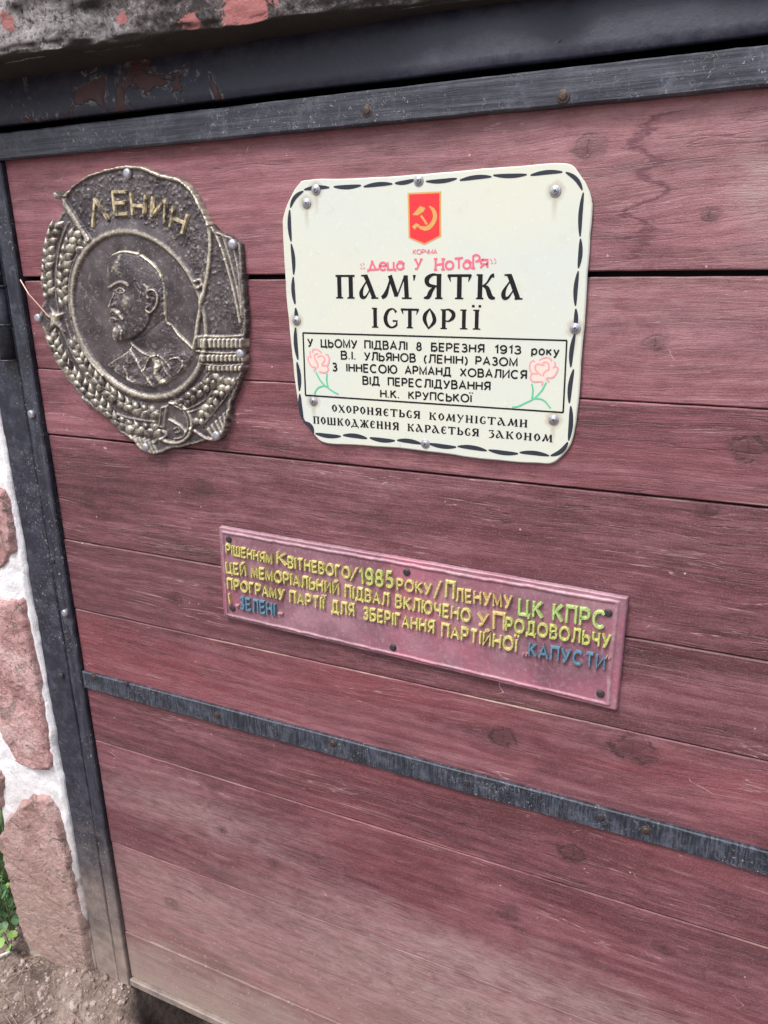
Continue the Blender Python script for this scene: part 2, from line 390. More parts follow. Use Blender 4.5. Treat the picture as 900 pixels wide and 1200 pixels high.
# ------------------------------------------------------------------ the door
XL, XR = X(-1.2), X(1.35)          # boards run on past the right edge of the photograph
door = empty('cellar_door', (XL, 0, Z(-1.755)), 'dark red plank cellar door in a black frame, carrying all three plaques', 'door')
def board(z0, z1, mat, dy=0.0, seed=0, x0=XL, x1=XR, bev=0.0016):
    nx = 260; xs = np.linspace(x0, x1, nx); V = []
    zt = z1 - np.abs(fbm(xs*14, xs*0+seed, 3+seed, 5))*0.0018; zb = z0 + np.abs(fbm(xs*12, xs*0+seed+5, 9+seed, 5))*0.0014
    cup = fbm(xs*1.3, xs*0+seed, 31)*0.0016
    prof = [('b', 0.022, 0), ('b', bev, 0), ('b', 0.0004, bev*0.8), ('t', 0.0004, -bev*0.8), ('t', bev, 0), ('t', 0.022, 0)]
    for (e, y, o) in prof:
        zz = (zb if e == 'b' else zt) + o
        V.append(np.stack([xs, np.full(nx, y)+dy+(cup if y < 0.02 else 0), zz], 1))
    V = np.concatenate(V); F = [tuple(f) for f in grid(nx, 6)]
    n = nx; F += [tuple(k*n for k in range(6))[::-1], tuple(k*n+n-1 for k in range(6))]
    return obj('board', V, F, mat, door, origin=((x0+x1)/2, 0, z0))
zs = [(-0.0055, 0.205), (-0.1738, -0.0125), (-0.3025, -0.1750), (-0.5252, -0.3055), (-0.6832, -0.5262), (-0.8530, -0.6846),
      (-1.0148, -0.8545), (-1.3020, -1.0160), (-1.5785, -1.3035), (-1.7300, -1.5805)]
KN = [[(690,172,.010),(832,252,.006)], [(767,402,.008)], [(878,527,.012)], [(828,597,.008),(101,588,.010),(237,572,.011)],
      [(205,702,.010)], [(742,878,.016),(590,865,.012)], [(671,1000,.012),(318,945,.009)],
      [(322,1014,.010),(260,973,.006),(595,1071,.010),(778,1112,.009)], [(200,1060,.010)], []]
ST = [(808,128),(755,165),(775,185),(745,205),(785,222),(745,250),(765,262),(750,275),(742,303)]
for i, (a, b) in enumerate(zs):
    kw = dict(grain=[.45,.6,.75,1,.9,.55,.8,.9,.8,.6][i], tone=[1.24,1.17,1.04,.84,.80,.98,.88,.92,1.10,1.05][i], ztop=Z(b), topwear=[0,.2,.1,.6,.15,.9,0,.25,.3,.25][i], red=[.35,.3,.3,.2,.15,.6,.35,.3,.2,.0][i])
    if i == 0: kw['stain'] = ST; kw['pale'] = [(895,215,.05,.09,.8),(760,160,.5,.2,.32)]  # pale: upper-right sheen put into the board's colour
    if i == 1: kw['pale'] = [(800,360,.4,.12,.3)]  # the painted sheen carries on to the second board
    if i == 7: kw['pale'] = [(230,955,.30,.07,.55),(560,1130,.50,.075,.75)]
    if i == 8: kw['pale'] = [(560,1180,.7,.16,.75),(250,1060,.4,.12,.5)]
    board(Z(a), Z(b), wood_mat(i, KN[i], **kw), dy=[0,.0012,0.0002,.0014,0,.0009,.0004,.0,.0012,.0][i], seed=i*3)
backing = MB(); backing.box(XL, XR, 0.0235, 0.05, Z(-1.72), Z(0.2)); backing.build('door_backing', simple('dark_inner_lining', (0.02,0.017,0.018), .9), door)

def slab_strip(name, x0, x1, z0, z1, y0, y1, mat, parent, seed=0, axis='x', amp=0.0009, bev=0.0018, n=160):
    """bar with slightly uneven edges along its length"""
    t = np.linspace(0, 1, n); V = []
    if axis == 'x':
        L = x0+(x1-x0)*t; e0 = z0+np.abs(fbm(L*16, L*0, seed, 5))*amp*3; e1 = z1-np.abs(fbm(L*18, L*0+4, seed+1, 5))*amp*3
    else:
        L = z0+(z1-z0)*t; e0 = x0+np.abs(fbm(L*16, L*0, seed, 5))*amp*3; e1 = x1-np.abs(fbm(L*18, L*0+4, seed+1, 5))*amp*3
    wy = fbm(L*7, L*0+9, seed+2, 3)*amp*2
    for (e, y, o) in ((0,y1,0),(0,y0+bev,0),(0,y0,bev),(1,y0,-bev),(1,y0+bev,0),(1,y1,0)):
        q = (e0 if e == 0 else e1)+o; yy = np.full(n, y)+(wy if y < y1 else 0)
        V.append(np.stack([L, yy, q], 1) if axis == 'x' else np.stack([q, yy, L], 1))
    V = np.concatenate(V); F = [tuple(f) if axis == 'x' else tuple(f)[::-1] for f in grid(n, 6)]
    F += [tuple(k*n for k in range(6)), tuple(k*n+n-1 for k in range(6))]
    return obj(name, V, F, mat, parent)
rail = slab_strip('top_rail', X(-1.245), XR, Z(0.1905), Z(0.2335), -0.012, 0.030, M['rail'], door, 5)
stile = slab_strip('hinge_stile', X(-1.238), X(-1.2025), Z(-1.755), Z(0.1885), -0.007, 0.030, M['stile'], door, 15, 'z')
strap = slab_strip('iron_strap', X(-1.2010), XR-0.004, Z(-0.876), Z(-0.8335), -0.0045, 0.0008, M['strap'], door, 25, amp=.0006, bev=.0012)
rimm = black_paint('muddy_bottom_bar', amount=.5, strokes=(30,30,30))
slab_strip('bottom_bar', X(-1.2010), XR-0.004, Z(-1.7560), Z(-1.7335), -0.006, 0.030, rimm, door, 35)
for (px, py, dep, me) in [(430,130,.012,SCREW_R),(660,113,.012,SCREW_R),(38,485,.007,SCREW_B),(77,718,.007,SCREW_B),
                      (110,793,.0045,SCREW_R),(148,801,.0045,SCREW_D),(255,838,.0045,SCREW_R),(390,871,.0045,SCREW_R),(547,917,.0045,SCREW_D),(757,973,.0045,SCREW_R),
                      (704,957,.0045,SCREW_D),(62,657,.007,SCREW_D),(72,792,.007,SCREW_D)]:
    x, z = P(px, py, dep); link('bolt' if me is SCREW_B else 'screw', me, door, (x, -dep, z), (0, random.uniform(0, 3), 0))

# ------------------------------------------------------------------ door frame and beam
frame = empty('door_frame', (X(-1.28), 0, Z(-1.79)), 'black painted steel jamb with a barrel hinge between the stone wall and the red door', 'door frame')
slab_strip('jamb', X(-1.318), X(-1.2425), Z(-1.80), Z(0.2450), -0.004, 0.06, M['jamb'], frame, 45, 'z', amp=.0012)
for q0, q1, rr_ in ((-.1605,-.1575,.0150),(-.0945,-.0905,.0146),(-.0235,-.0195,.0152)):
    V, F = tube([(X(-1.262), -0.006, Z(q0)), (X(-1.262), -0.006, Z(q1))], rr_, 16); obj('hinge_collar', V, F, M['strap'], frame, True)
hz0, hz1 = Z(-0.160), Z(-0.021)
V, F = tube([(X(-1.262), -0.006, hz0), (X(-1.262), -0.006, hz1)], 0.0135, 16); obj('hinge_barrel', V, F, M['jamb'], frame, True)
V, F = tube([(X(-1.262), -0.006, hz1+0.0004), (X(-1.262), -0.006, Z(0.12))], 0.0125, 16); obj('hinge_barrel', V, F, M['stile'], frame, True)

bm_ = SH('flaked_black_beam')     # black paint over old red, flaking at the hinge end
xx = bm_.sep(bm_.pos)[0]
n1 = bm_.noise(bm_.pos, 13, 6, 0.65, 0.8); n2 = bm_.noise(bm_.pos, 75, 6, .75)
edge = bm_.mr(xx, X(-0.62), X(-0.92), 0.0, 0.11)
red = bm_.mr(bm_.add(n1, edge), 0.665, 0.685); lip = bm_.mul(bm_.mr(bm_.math('ABSOLUTE', bm_.add(bm_.add(n1, edge), -0.655)), 0.012, 0.0), bm_.mr(n2, .45, .6))
c = bm_.mix(bm_.mr(n2, .4, .75, 0, .7), (0.010,0.012,0.030), (0.062,0.064,0.09))
c = bm_.mix(red, c, (0.062, 0.022, 0.022)); c = bm_.mix(bm_.mul(lip, .8), c, (0.30, .31, .31))
M['beam'] = bm_.done(c, bm_.mr(n2, .3, .7, .4, .65), bm_.bump(bm_.add(bm_.mul(n2, .5), bm_.mul(red, -.7)), .6, .002))
beam = empty('lintel_beam', (0, 0, Z(0.246)), 'black painted lintel beam above the door, flaking to red at its left end', 'beam')
V = []; nb = 200; xs = np.linspace(X(-1.55), X(1.6), nb)
prof = [(0.09, Z(0.36)), (0.022, Z(0.34)), (0.014, Z(0.262)), (0.012, Z(0.2472)), (0.002, Z(0.2465)), (0.000, Z(0.2490)), (0.001, Z(0.262)), (0.002, Z(0.275)), (0.003, Z(0.287)), (0.004, Z(0.298)), (0.005, Z(0.308)), (0.006, Z(0.317)), (0.008, Z(0.35)), (0.09, Z(0.36))]
for k, (y, z) in enumerate(prof):
    V.append(np.stack([xs, y+fbm(xs*5, xs*0+k*.3, 60, 4)*0.003*(3 < k < 13), z+fbm(xs*9, xs*0, 61+k, 4)*0.0016], 1))
nP = len(prof); F = [tuple(f) for f in grid(nb, nP)] + [tuple(k*nb for k in range(nP)), tuple(k*nb+nb-1 for k in range(nP))]
obj('beam_face', np.concatenate(V), F, M['beam'], beam, True)

# ------------------------------------------------------------------ generic height field
def hfield(name, xa, xb, za, zb, nx, nz, fn, mat, parent, base=0.0, attr=None, origin=None, cut=None):
    """surface y = -(base + h(x, z)); cells lying wholly below `cut` are dropped"""
    x = np.linspace(xa, xb, nx); z = np.linspace(za, zb, nz); GX, GZ = np.meshgrid(x, z)
    r = fn(GX, GZ); h, at = r if isinstance(r, tuple) else (r, None)
    V = np.stack([GX.ravel(), -(base+h).ravel(), GZ.ravel()], 1); F = grid(nx, nz)
    if cut is not None:
        F = F[(h.ravel()[F] > cut).any(1)]
        used = np.unique(F); mp = np.zeros(len(V), int); mp[used] = np.arange(len(used)); V = V[used]; F = mp[F]
        if at is not None: at = at.ravel()[used]
    elif at is not None: at = at.ravel()
    if origin is None: origin = ((xa+xb)/2, 0, za)
    me = bpy.data.meshes.new(name); V = V-np.array(origin)
    me.vertices.add(len(V)); me.vertices.foreach_set('co', V.ravel())
    me.loops.add(len(F)*4); me.loops.foreach_set('vertex_index', F.ravel().astype(np.int32))
    me.polygons.add(len(F)); me.polygons.foreach_set('loop_start', np.arange(0, len(F)*4, 4)); me.update(calc_edges=True); me.validate()
    me.polygons.foreach_set('use_smooth', [True]*len(F)); me.materials.append(mat)
    if at is not None:
        a = me.attributes.new('wear', 'FLOAT', 'POINT'); a.data.foreach_set('value', at.astype(np.float32))
    return link(name, me, parent, origin)
def segd(px, py, pts, n=0):
    """distance to a polyline"""
    pts = [np.array(p, float)[:2] for p in (cr(pts, n) if n else pts)]
    best = np.full(px.shape, 1e9)
    for a, b in zip(pts[:-1], pts[1:]):
        d_ = b-a; L = max(d_@d_, 1e-9); t = np.clip(((px-a[0])*d_[0]+(py-a[1])*d_[1])/L, 0, 1)
        best = np.minimum(best, np.hypot(px-a[0]-t*d_[0], py-a[1]-t*d_[1]))
    return best
def polysd(px, py, pts):
    """signed distance to a polygon, positive inside"""
    pts = [np.array(p, float)[:2] for p in pts]; dist = segd(px, py, pts+[pts[0]]); ins = np.zeros(px.shape, bool)
    for a, b in zip(pts, pts[1:]+pts[:1]):
        if a[1] == b[1]: continue
        c_ = ((a[1] > py) != (b[1] > py)) & (px < (b[0]-a[0])*(py-a[1])/(b[1]-a[1])+a[0]); ins ^= c_
    return np.where(ins, dist, -dist)
def sm(x, a, b): t = np.clip((x-a)/(b-a), 0, 1); return t*t*(3-2*t)
def rnd_(d_, w_): return np.sqrt(np.clip(1-(d_/w_)**2, 0, 1))

# ------------------------------------------------------------------ strokes as meshes
def ribbon(pts, width, h=0.0, taper=0.75, closed=False):
    """flat (h = 0) or raised stroke in local x, z; pts may carry their own width"""
    q = [np.array(p[:2], float) for p in pts]; W = [(p[2] if len(p) > 2 else width)/2 for p in pts]; n = len(q)
    Ls, Rs, Lt, Rt = [], [], [], []
    for i in range(n):
        if closed: a, b = q[(i-1)%n], q[(i+1)%n]
        else: a, b = (q[i-1] if i else None), (q[i+1] if i < n-1 else None)
        d1 = (q[i]-a)/max(np.linalg.norm(q[i]-a), 1e-9) if a is not None else None
        d2 = (b-q[i])/max(np.linalg.norm(b-q[i]), 1e-9) if b is not None else None
        if d1 is None: d1 = d2
        if d2 is None: d2 = d1
        nn = np.array([-(d1[1]+d2[1]), d1[0]+d2[0]]); l = np.linalg.norm(nn)
        if l < 0.2: nn = np.array([-d1[1], d1[0]]); k = 1
        else: nn = nn/l; k = min(1/max(abs(nn@np.array([-d1[1], d1[0]])), 0.35), 1.9)
        Ls.append(q[i]+nn*W[i]*k); Rs.append(q[i]-nn*W[i]*k); Lt.append(q[i]+nn*W[i]*k*taper); Rt.append(q[i]-nn*W[i]*k*taper)
    V = []; F = []
    if h == 0:
        for a, b in zip(Ls, Rs): V += [(a[0],0,a[1]), (b[0],0,b[1])]
        for i in range(n if closed else n-1): j = (i+1)%n; F.append((2*i+1, 2*j+1, 2*j, 2*i))
    else:
        for a, b, c_, e in zip(Ls, Lt, Rt, Rs): V += [(a[0],0,a[1]), (b[0],-h,b[1]), (c_[0],-h,c_[1]), (e[0],0,e[1])]
        for i in range(n if closed else n-1):
            j = (i+1)%n
            for k in range(3): F.append((4*i+k, 4*j+k, 4*j+k+1, 4*i+k+1)[::-1])
        if not closed: F += [(0,1,2,3)[::-1], tuple(4*(n-1)+k for k in range(4))]
    return V, F
def arc(cx, cy, rx, ry, a0, a1, n=9): return [(cx+rx*math.cos(math.radians(a0+(a1-a0)*k/n)), cy+ry*math.sin(math.radians(a0+(a1-a0)*k/n))) for k in range(n+1)]
A = arc
SANS = {
 'У': (.70, [[(0,1),(.35,.34)], [(.7,1),(.32,.12),(.22,.02),(.07,.03)]]),
 'Ц': (.76, [[(0,1),(0,0),(.76,0),(.76,-.2)], [(.62,1),(.62,0)]]),
 'Ь': (.62, [[(0,1),(0,0),(.33,0)]+A(.33,.29,.29,.29,-90,90)+[(0,.58)]]),
 'О': (.92, [A(.46,.5,.46,.5,0,360,22)]),
 'М': (.80, [[(0,0),(0,1),(.4,.1),(.8,1),(.8,0)]]),
 'П': (.66, [[(0,0),(0,1),(.66,1),(.66,0)]]),
 'І': (.0, [[(0,0),(0,1)]]), 'Ї': (.0, [[(0,0),(0,.95)], [(-.16,1.18),(-.16,1.32)], [(.16,1.18),(.16,1.32)]]),
 'Д': (.82, [[(-.02,-.2),(-.02,0),(.82,0),(.82,-.2)], [(.1,0),(.2,.35),(.22,1),(.68,1),(.68,0)]]),
 'В': (.62, [[(.34,.53),(0,.53),(0,1),(.33,1)]+A(.33,.765,.24,.235,90,-90)+A(.36,.265,.26,.265,90,-90)+[(0,0),(0,.53)]]),
 'А': (.76, [[(0,0),(.38,1),(.76,0)], [(.13,.32),(.63,.32)]]),
 'Л': (.70, [[(-.04,0),(.1,.06),(.17,.4),(.19,1),(.7,1),(.7,0)]]),
 '8': (.60, [A(.3,.75,.24,.25,0,360,16), A(.3,.27,.3,.27,0,360,16)]),
 'Б': (.62, [[(.56,1),(0,1),(0,0),(.33,0)]+A(.33,.29,.29,.29,-90,90)+[(0,.58)]]),
 'Е': (.56, [[(.56,1),(0,1),(0,0),(.56,0)], [(0,.52),(.5,.52)]]),
 'Р': (.60, [[(0,0),(0,1),(.32,1)]+A(.32,.72,.28,.28,90,-90)+[(0,.44)]]),
 'З': (.58, [A(.27,.74,.26,.26,150,-80)+[(.2,.52)], [(.2,.52)]+A(.29,.27,.29,.27,80,-155)]),
 'Н': (.68, [[(0,0),(0,1)], [(.68,0),(.68,1)], [(0,.52),(.68,.52)]]),
 'Я': (.62, [[(.62,0),(.62,1),(.3,1)]+A(.3,.73,.28,.27,90,270)+[(.62,.46)], [(.34,.46),(0,0)]]),
 '1': (.24, [[(0,.76),(.24,1),(.24,0)]]),
 '9': (.58, [A(.29,.69,.29,.31,0,360,16), [(.58,.7)]+A(.27,.32,.31,.32,20,-140)]),
 '3': (.56, [A(.27,.75,.25,.25,160,-80)+[(.2,.53)], [(.2,.53)]+A(.28,.27,.29,.27,80,-160)]),
 '5': (.56, [[(.52,1),(.13,1),(.06,.55)]+A(.27,.3,.3,.3,120,-150)]),
 'К': (.64, [[(0,0),(0,1)], [(.6,1),(.03,.46)], [(.18,.58),(.64,0)]]),
 'С': (.80, [A(.43,.5,.43,.5,48,312,16)]),
 'Х': (.66, [[(0,0),(.66,1)], [(0,1),(.66,0)]]),
 'И': (.68, [[(0,1),(0,0),(.68,1),(.68,0)]]),
 'Й': (.68, [[(0,1),(0,0),(.68,1),(.68,0)], A(.34,1.34,.18,.16,200,340,6)]),
 'Г': (.50, [[(0,0),(0,1),(.5,1)]]),
 'Ш': (.92, [[(0,1),(0,0),(.92,0),(.92,1)], [(.46,1),(.46,0)]]),
 'Т': (.62, [[(0,1),(.62,1)], [(.31,1),(.31,0)]]),
 'Ю': (1.04, [[(0,0),(0,1)], [(0,.5),(.24,.5)], A(.64,.5,.40,.5,0,360,20)]),
 'Ч': (.58, [[(0,1),(0,.7)]+A(.26,.68,.26,.26,180,270)+[(.58,.44)], [(.58,1),(.58,0)]]),
 'Ж': (.9, [[(.45,0),(.45,1)], [(0,1),(.45,.5),(.9,1)], [(0,0),(.45,.5),(.9,0)]]),
 '.': (.06, [[(0,0),(0,.12)]]), '(': (.22, [A(.6,.38,.6,.72,130,230)]), ')': (.22, [A(-.38,.38,.6,.72,50,-50)]),
 '/': (.36, [[(0,-.15),(.36,1.1)]]), '-': (.3, [[(0,.3),(.3,.3)]]),
 '„': (.26, [[(.02,-.12),(.08,.1)], [(.2,-.12),(.26,.1)]]), '”': (.26, [[(0,.88),(.06,1.08)], [(.18,.88),(.24,1.08)]]),
 'р': (.52, [[(0,-.28),(0,.72)], A(.27,.36,.26,.37,150,-150,12)]), 'о': (.56, [A(.28,.36,.28,.37,0,360,16)]),
 'к': (.48, [[(0,0),(0,.72)], [(.46,.72),(.03,.32)], [(.15,.42),(.48,0)]]), 'у': (.52, [[(0,.72),(.26,.05)], [(.52,.72),(.22,-.14),(.12,-.27),(.0,-.25)]]),
 'е': (.54, [[(.02,.38),(.53,.38)]+A(.27,.36,.27,.37,4,320,14)]),
 'ц': (.6, [[(0,.72),(0,0),(.58,0),(.58,-.18)], [(.46,.72),(.46,0)]]),
 'а': (.5, [A(.25,.3,.25,.32,0,360,14), [(.5,.0),(.5,.5)]+A(.26,.5,.24,.24,0,130,6)]),
 'т': (.52, [[(0,.95),(.6,1.0)], [(.3,.98),(.3,0)]]),
 'я': (.5, [[(.5,0),(.5,.72),(.2,.72)]+A(.22,.52,.2,.2,90,270,6)+[(.5,.32)], [(.26,.32),(0,0)]]),
}
def T3(l): return l
k_, t_ = .17, .055
def stem(x, y0=0, y1=1, top=True, bot=True):
    r = [[(x,y0,k_),(x,y1,k_)]]
    if bot: r.append([(x-.15,y0+.02,t_),(x+.15,y0+.02,t_)])
    if top: r.append([(x-.15,y1-.02,t_),(x+.10,y1-.02,t_)])
    return r
def cv(pts): return [tuple(p) for p in cr(pts, 5)]
SLAV = {
 'П': (.80, stem(.15)+stem(.63)+[[(0,.97,.07),(.8,.97,.07)]]),
 'А': (.86, [[(.30,1.0,k_),(.42,.72,k_),(.70,0,k_)], [(.55,.02,t_),(.88,.02,t_)], [(.10,.99,.05),(.34,.98,.09)], cv([(.38,.78,.05),(.2,.52,.07),(.09,.26,.15),(.12,.07,.15),(.26,.05,.09),(.40,.22,.05),(.50,.40,.05)])]),
 'М': (1.0, [cv([(.34,.98,.06),(.24,.5,.10),(.14,.16,.17),(.02,.03,.12)]), [(.30,1,k_),(.52,.10,k_)], [(.53,.08,.05),(.80,1,.06)], [(.82,1,k_),(.86,0,k_)], [(.70,.02,t_),(1.02,.02,t_)]]),
 '\'': (.1, [[(.05,1.05,.13),(.03,.78,.03)]]),
 'Я': (.80, stem(.62)+[cv([(.62,.96,.06),(.36,.98,.09),(.14,.80,.17),(.22,.56,.13),(.62,.50,.05)]), cv([(.46,.50,.07),(.30,.30,.15),(.20,.08,.15),(.02,.03,.05)])]),
 'Т': (.84, stem(.42, top=False)+[[(0,.95,.09),(.84,.95,.09)], [(.03,.98,.12),(.10,.70,.02)], [(.81,.98,.12),(.74,.70,.02)]]),
 'К': (.80, stem(.15)+[cv([(.2,.50,.05),(.42,.66,.06),(.58,.92,.10),(.70,.96,.15)]), cv([(.28,.54,.07),(.44,.44,.15),(.58,.10,.17),(.76,.03,.07)])]),
 'І': (.34, stem(.17)), 'Ї': (.38, stem(.19)+[[(.04,1.13,.12),(.04,1.25,.12)], [(.30,1.13,.12),(.30,1.25,.12)]]),
 'С': (.62, [cv([(.54,.80,.12),(.42,.97,.06),(.22,.88,.13),(.10,.52,.18),(.16,.18,.16),(.34,.02,.08),(.54,.14,.10),(.56,.34,.05)]), [(.40,.36,.09),(.60,.36,.05)]]),
 'О': (.66, [cv([(.36,1.02,.05),(.16,.74,.16),(.12,.42,.17),(.30,-.02,.05)]), cv([(.34,1.02,.05),(.52,.66,.16),(.54,.34,.16),(.28,-.02,.05)])]),
 'Р': (.68, stem(.15)+[cv([(.14,.94,.05),(.36,1.0,.08),(.58,.82,.17),(.56,.58,.16),(.36,.40,.07),(.20,.44,.05)])]),
 'Н': (.80, stem(.15)+stem(.63)+[[(.15,.5,.07),(.63,.5,.07)]]),
 'Х': (.76, [[(.10,1,k_),(.66,0,k_)], [(.66,1,.06),(.10,0,.06)], [(0,.99,t_),(.24,.99,t_)], [(.52,.01,t_),(.8,.01,t_)], [(.0,.01,t_),(.22,.01,t_)]]),
 'Є': (.62, [cv([(.54,.80,.12),(.42,.97,.06),(.22,.88,.13),(.10,.52,.18),(.16,.16,.16),(.34,.02,.08),(.56,.16,.08)]), [(.14,.50,.06),(.46,.50,.10)]]),
 'Е': (.62, [cv([(.54,.78,.14),(.40,.97,.06),(.22,.88,.13),(.10,.52,.18),(.16,.16,.16),(.34,.02,.08),(.56,.16,.08)]), [(.14,.50,.06),(.50,.58,.08)]]),
 'Ь': (.68, stem(.15)+[cv([(.15,.52,.05),(.40,.56,.08),(.58,.36,.17),(.50,.10,.14),(.16,.02,.05)])]),
 'У': (.72, [[(.08,1,k_),(.36,.42,.12)], [(.64,1,.10),(.30,.10,.07),(.16,-.14,.12)], [(0,.99,t_),(.22,.99,t_)]]),
 'И': (.80, stem(.15)+stem(.63)+[[(.15,.34,.07),(.63,.64,.07)]]),
 'Ш': (1.16, stem(.15)+stem(.56)+stem(.98)+[[(.1,.03,.08),(1.04,.03,.08)]]),
 'Д': (.90, [[(.0,-.20,.10),(.04,.05,.10)], [(.86,-.2,.10),(.82,.05,.10)], [(.0,.04,.08),(.88,.04,.08)], [(.36,1,k_),(.66,.04,k_)], [(.40,.85,.05),(.16,.04,.07)], [(.18,1,.06),(.38,1,.06)]]),
 'Ж': (1.1, stem(.55)+[cv([(.5,.5,.05),(.30,.66,.06),(.20,.92,.10),(.04,.96,.14)]), cv([(.6,.5,.05),(.80,.66,.06),(.90,.92,.10),(1.06,.96,.14)]), cv([(.5,.52,.06),(.32,.40,.14),(.20,.08,.15),(.02,.03,.06)]), cv([(.6,.52,.06),(.78,.40,.14),(.90,.08,.15),(1.08,.03,.06)])]),
 'З': (.60, [[(.06,.97,.08),(.54,.97,.08)], [(.08,.98,.10),(.12,.76,.02)], [(.52,.96,.05),(.28,.60,.06)], cv([(.26,.60,.06),(.48,.52,.14),(.50,.22,.18),(.26,-.06,.09),(.06,-.02,.05)])]),
}
def glyph_run(text, font, track=.2, space=.6):
    x = 0; out = []
    for ch in text:
        if ch == ' ': x += space; continue
        w_, st = font[ch]; out.append((ch, x, st)); x += w_+track
    return out, x-track
def word(text, p0, p1, cap, font, dep, weight=.15, track=.2, slant=0.0, jitter=None):
    """yield (char, origin x, z, angle, sx, sz, strokes): baseline from pixel p0 to pixel p1, cap height in pixels"""
    a = np.array(P(*p0, dep)); b = np.array(P(*p1, dep)); top = np.array(P(p0[0], p0[1]-cap[0], dep)); top1 = np.array(P(p1[0], p1[1]-cap[1], dep))
    hz = (np.linalg.norm(top-a)+np.linalg.norm(top1-b))/2
    run, W = glyph_run(text, font, track); L = np.linalg.norm(b-a); W = max(W, .01)
    sx = (L if len(text) > 1 else hz*W)/W; ang = math.atan2(b[1]-a[1], b[0]-a[0]); u = (b-a)/max(L, 1e-9)
    for ch, x, st in run:
        o = a+u*x*sx; yield ch, o, ang, sx, hz, st
def print_text(mb, words, font, dep, weight, track=.2, cnt=[0]):
    for (text, p0, p1, cap) in words:
        for ch, o, ang, sx, hz, st in word(text, p0, p1, cap, font, dep, weight, track):
            ca, sa = math.cos(ang), math.sin(ang)
            for pts in st:
                q = [(p[0]*sx, p[1]*hz, (p[2]*1.5 if len(p) > 2 else weight)*hz) for p in pts]
                cl = len(q) > 8 and np.hypot(q[0][0]-q[-1][0], q[0][1]-q[-1][1]) < 1e-6
                V, F = ribbon(q[:-1] if cl else q, 0, closed=cl)
                cnt[0] += 1; e = (cnt[0] % 12)*0.000012
                mb.add([(o[0]+v[0]*ca-v[2]*sa, -dep-e, o[1]+v[0]*sa+v[2]*ca) for v in V], F)
def px_ribbon(mb, pts, wpx, dep, closed=False, n=0, lift=0.0):
    """flat printed stroke through photo pixels; wpx in pixels, converted on the spot"""
    q = cr(pts, n, closed) if n else [np.array(p, float) for p in pts]
    g = []
    for p in q:
        a = P(p[0], p[1], dep); b = P(p[0], p[1]+1, dep); s_ = math.hypot(a[0]-b[0], a[1]-b[1]); ww = (p[2] if len(p) > 2 else wpx)
        g.append((a[0], a[1], ww*s_))
    V, F = ribbon(g, 0, closed=closed); mb.add([(v[0], -dep-lift, v[2]) for v in V], F)
def px_poly(mb, pts, dep, lift=0.0):
    V = [(P(x, y, dep)[0], -dep-lift, P(x, y, dep)[1]) for x, y in pts]; mb.add(V, [tuple(range(len(V)))[::-1]])
def face_front(me):
    """make every flat face look out of the door (-y)"""
    import bmesh
    b = bmesh.new(); b.from_mesh(me)
    for f in b.faces:
        if f.normal.y > 0: f.normal_flip()
    b.to_mesh(me); b.free()

# ------------------------------------------------------------------ the cream sign
SD = 0.0035
def c2(u, v): return (320+u/2.368, 180+v/2.368)
def c3(u, v): return (320+u/2.368, 350+v/2.368)
so_ = [c2(26,215), c2(29,172), c2(48,120), c2(72,84), c2(95,73), c2(200,69), c2(320,63), c2(440,55), c2(580,42), c2(700,33), c2(790,27), c2(828,30), c2(852,58), c2(874,92), c2(886,135),
       c2(884,180), c2(878,260), c2(872,340), c2(867,425), c3(862,90), c3(854,180), c3(849,270), c3(838,360), c3(822,412), c3(790,448), c3(765,459), c3(720,456), c3(600,447), c3(480,431), c3(350,415), c3(230,407), c3(150,402), c3(120,386), c3(96,352), c3(76,318),
       c3(66,270), c3(57,200), c3(50,130), c3(43,60), c3(37,0), c2(33,330)]
s = SH('cream_enamel')
n = s.noise(s.pos, 5, 4, .6); n2 = s.noise(s.pos, 160, 4, .7)
c = s.mix(s.mr(n, .35, .68), (0.62, 0.67, 0.63), (0.67, 0.69, 0.575))
c = s.mix(s.mr(s.noise(s.sc(s.pos, (1,1,1), (4,4,4)), 60, 5, .75), .66, .74, 0, .35), c, (0.45, .40, .30))
c = s.mix(s.mul(s.hair(s.sc(s.pos, (14, 1, 30)), 1.0, .003, 2), s.mr(s.noise(s.pos, 15, 3, .6), .58, .62, 0, .5)), c, (0.36, .34, .28))
c = s.mix(s.mr(s.noise(s.sc(s.pos, (1,1,1), (7,0,2)), 24, 6, .8), .60, .78, 0, .4), c, (0.46, .43, .33))
xs_, ys_, zs__ = s.sep(s.pos)
for q in ((92,138,2),(118,100,2),(783,104,2),(64,61,3),(838,83,3),(111,285,3),(778,337,3)):
    px_, pz_ = P(320+q[0]/2.368, (180 if q[2] == 2 else 350)+q[1]/2.368, .004)
    dx_ = s.math('ABSOLUTE', s.add(s.add(xs_, -px_), s.mul(s.add(n2, -.5), .004))); dz_ = s.add(pz_, s.mul(zs__, -1))
    run = s.mul(s.mr(dx_, .004, .001), s.mul(s.mr(dz_, .030, .004), s.math('GREATER_THAN', dz_, 0)))
    dd_ = s.vm('LENGTH', s.comb(s.add(xs_, -px_), 0, dz_)); halo = s.mr(s.add(dd_, s.mul(s.add(n2, -.5), .006)), .011, .006)
    c = s.mix(s.mul(s.math('MAXIMUM', run, halo), .5), c, (0.32, .24, .15))
M['enamel'] = s.done(c, s.mr(n2, .3, .7, .16, .30), s.bump(s.noise(s.pos, 14, 3), .15, .002), 0, .5)
sx0, sz0 = P(505, 530)
sign = empty('notice_sign', (sx0, 0, sz0), 'cream enamel notice sign with black chain border and red crest, right of the bronze medallion', 'sign')
op = [P(p[0], p[1], SD) for p in cr(so_, 5, True)]
op = [(x+fbm(np.array([x*60]), np.array([z*60]), 5)[0]*.0016, z+fbm(np.array([x*60]), np.array([z*60]), 8)[0]*.0016) for x, z in op]
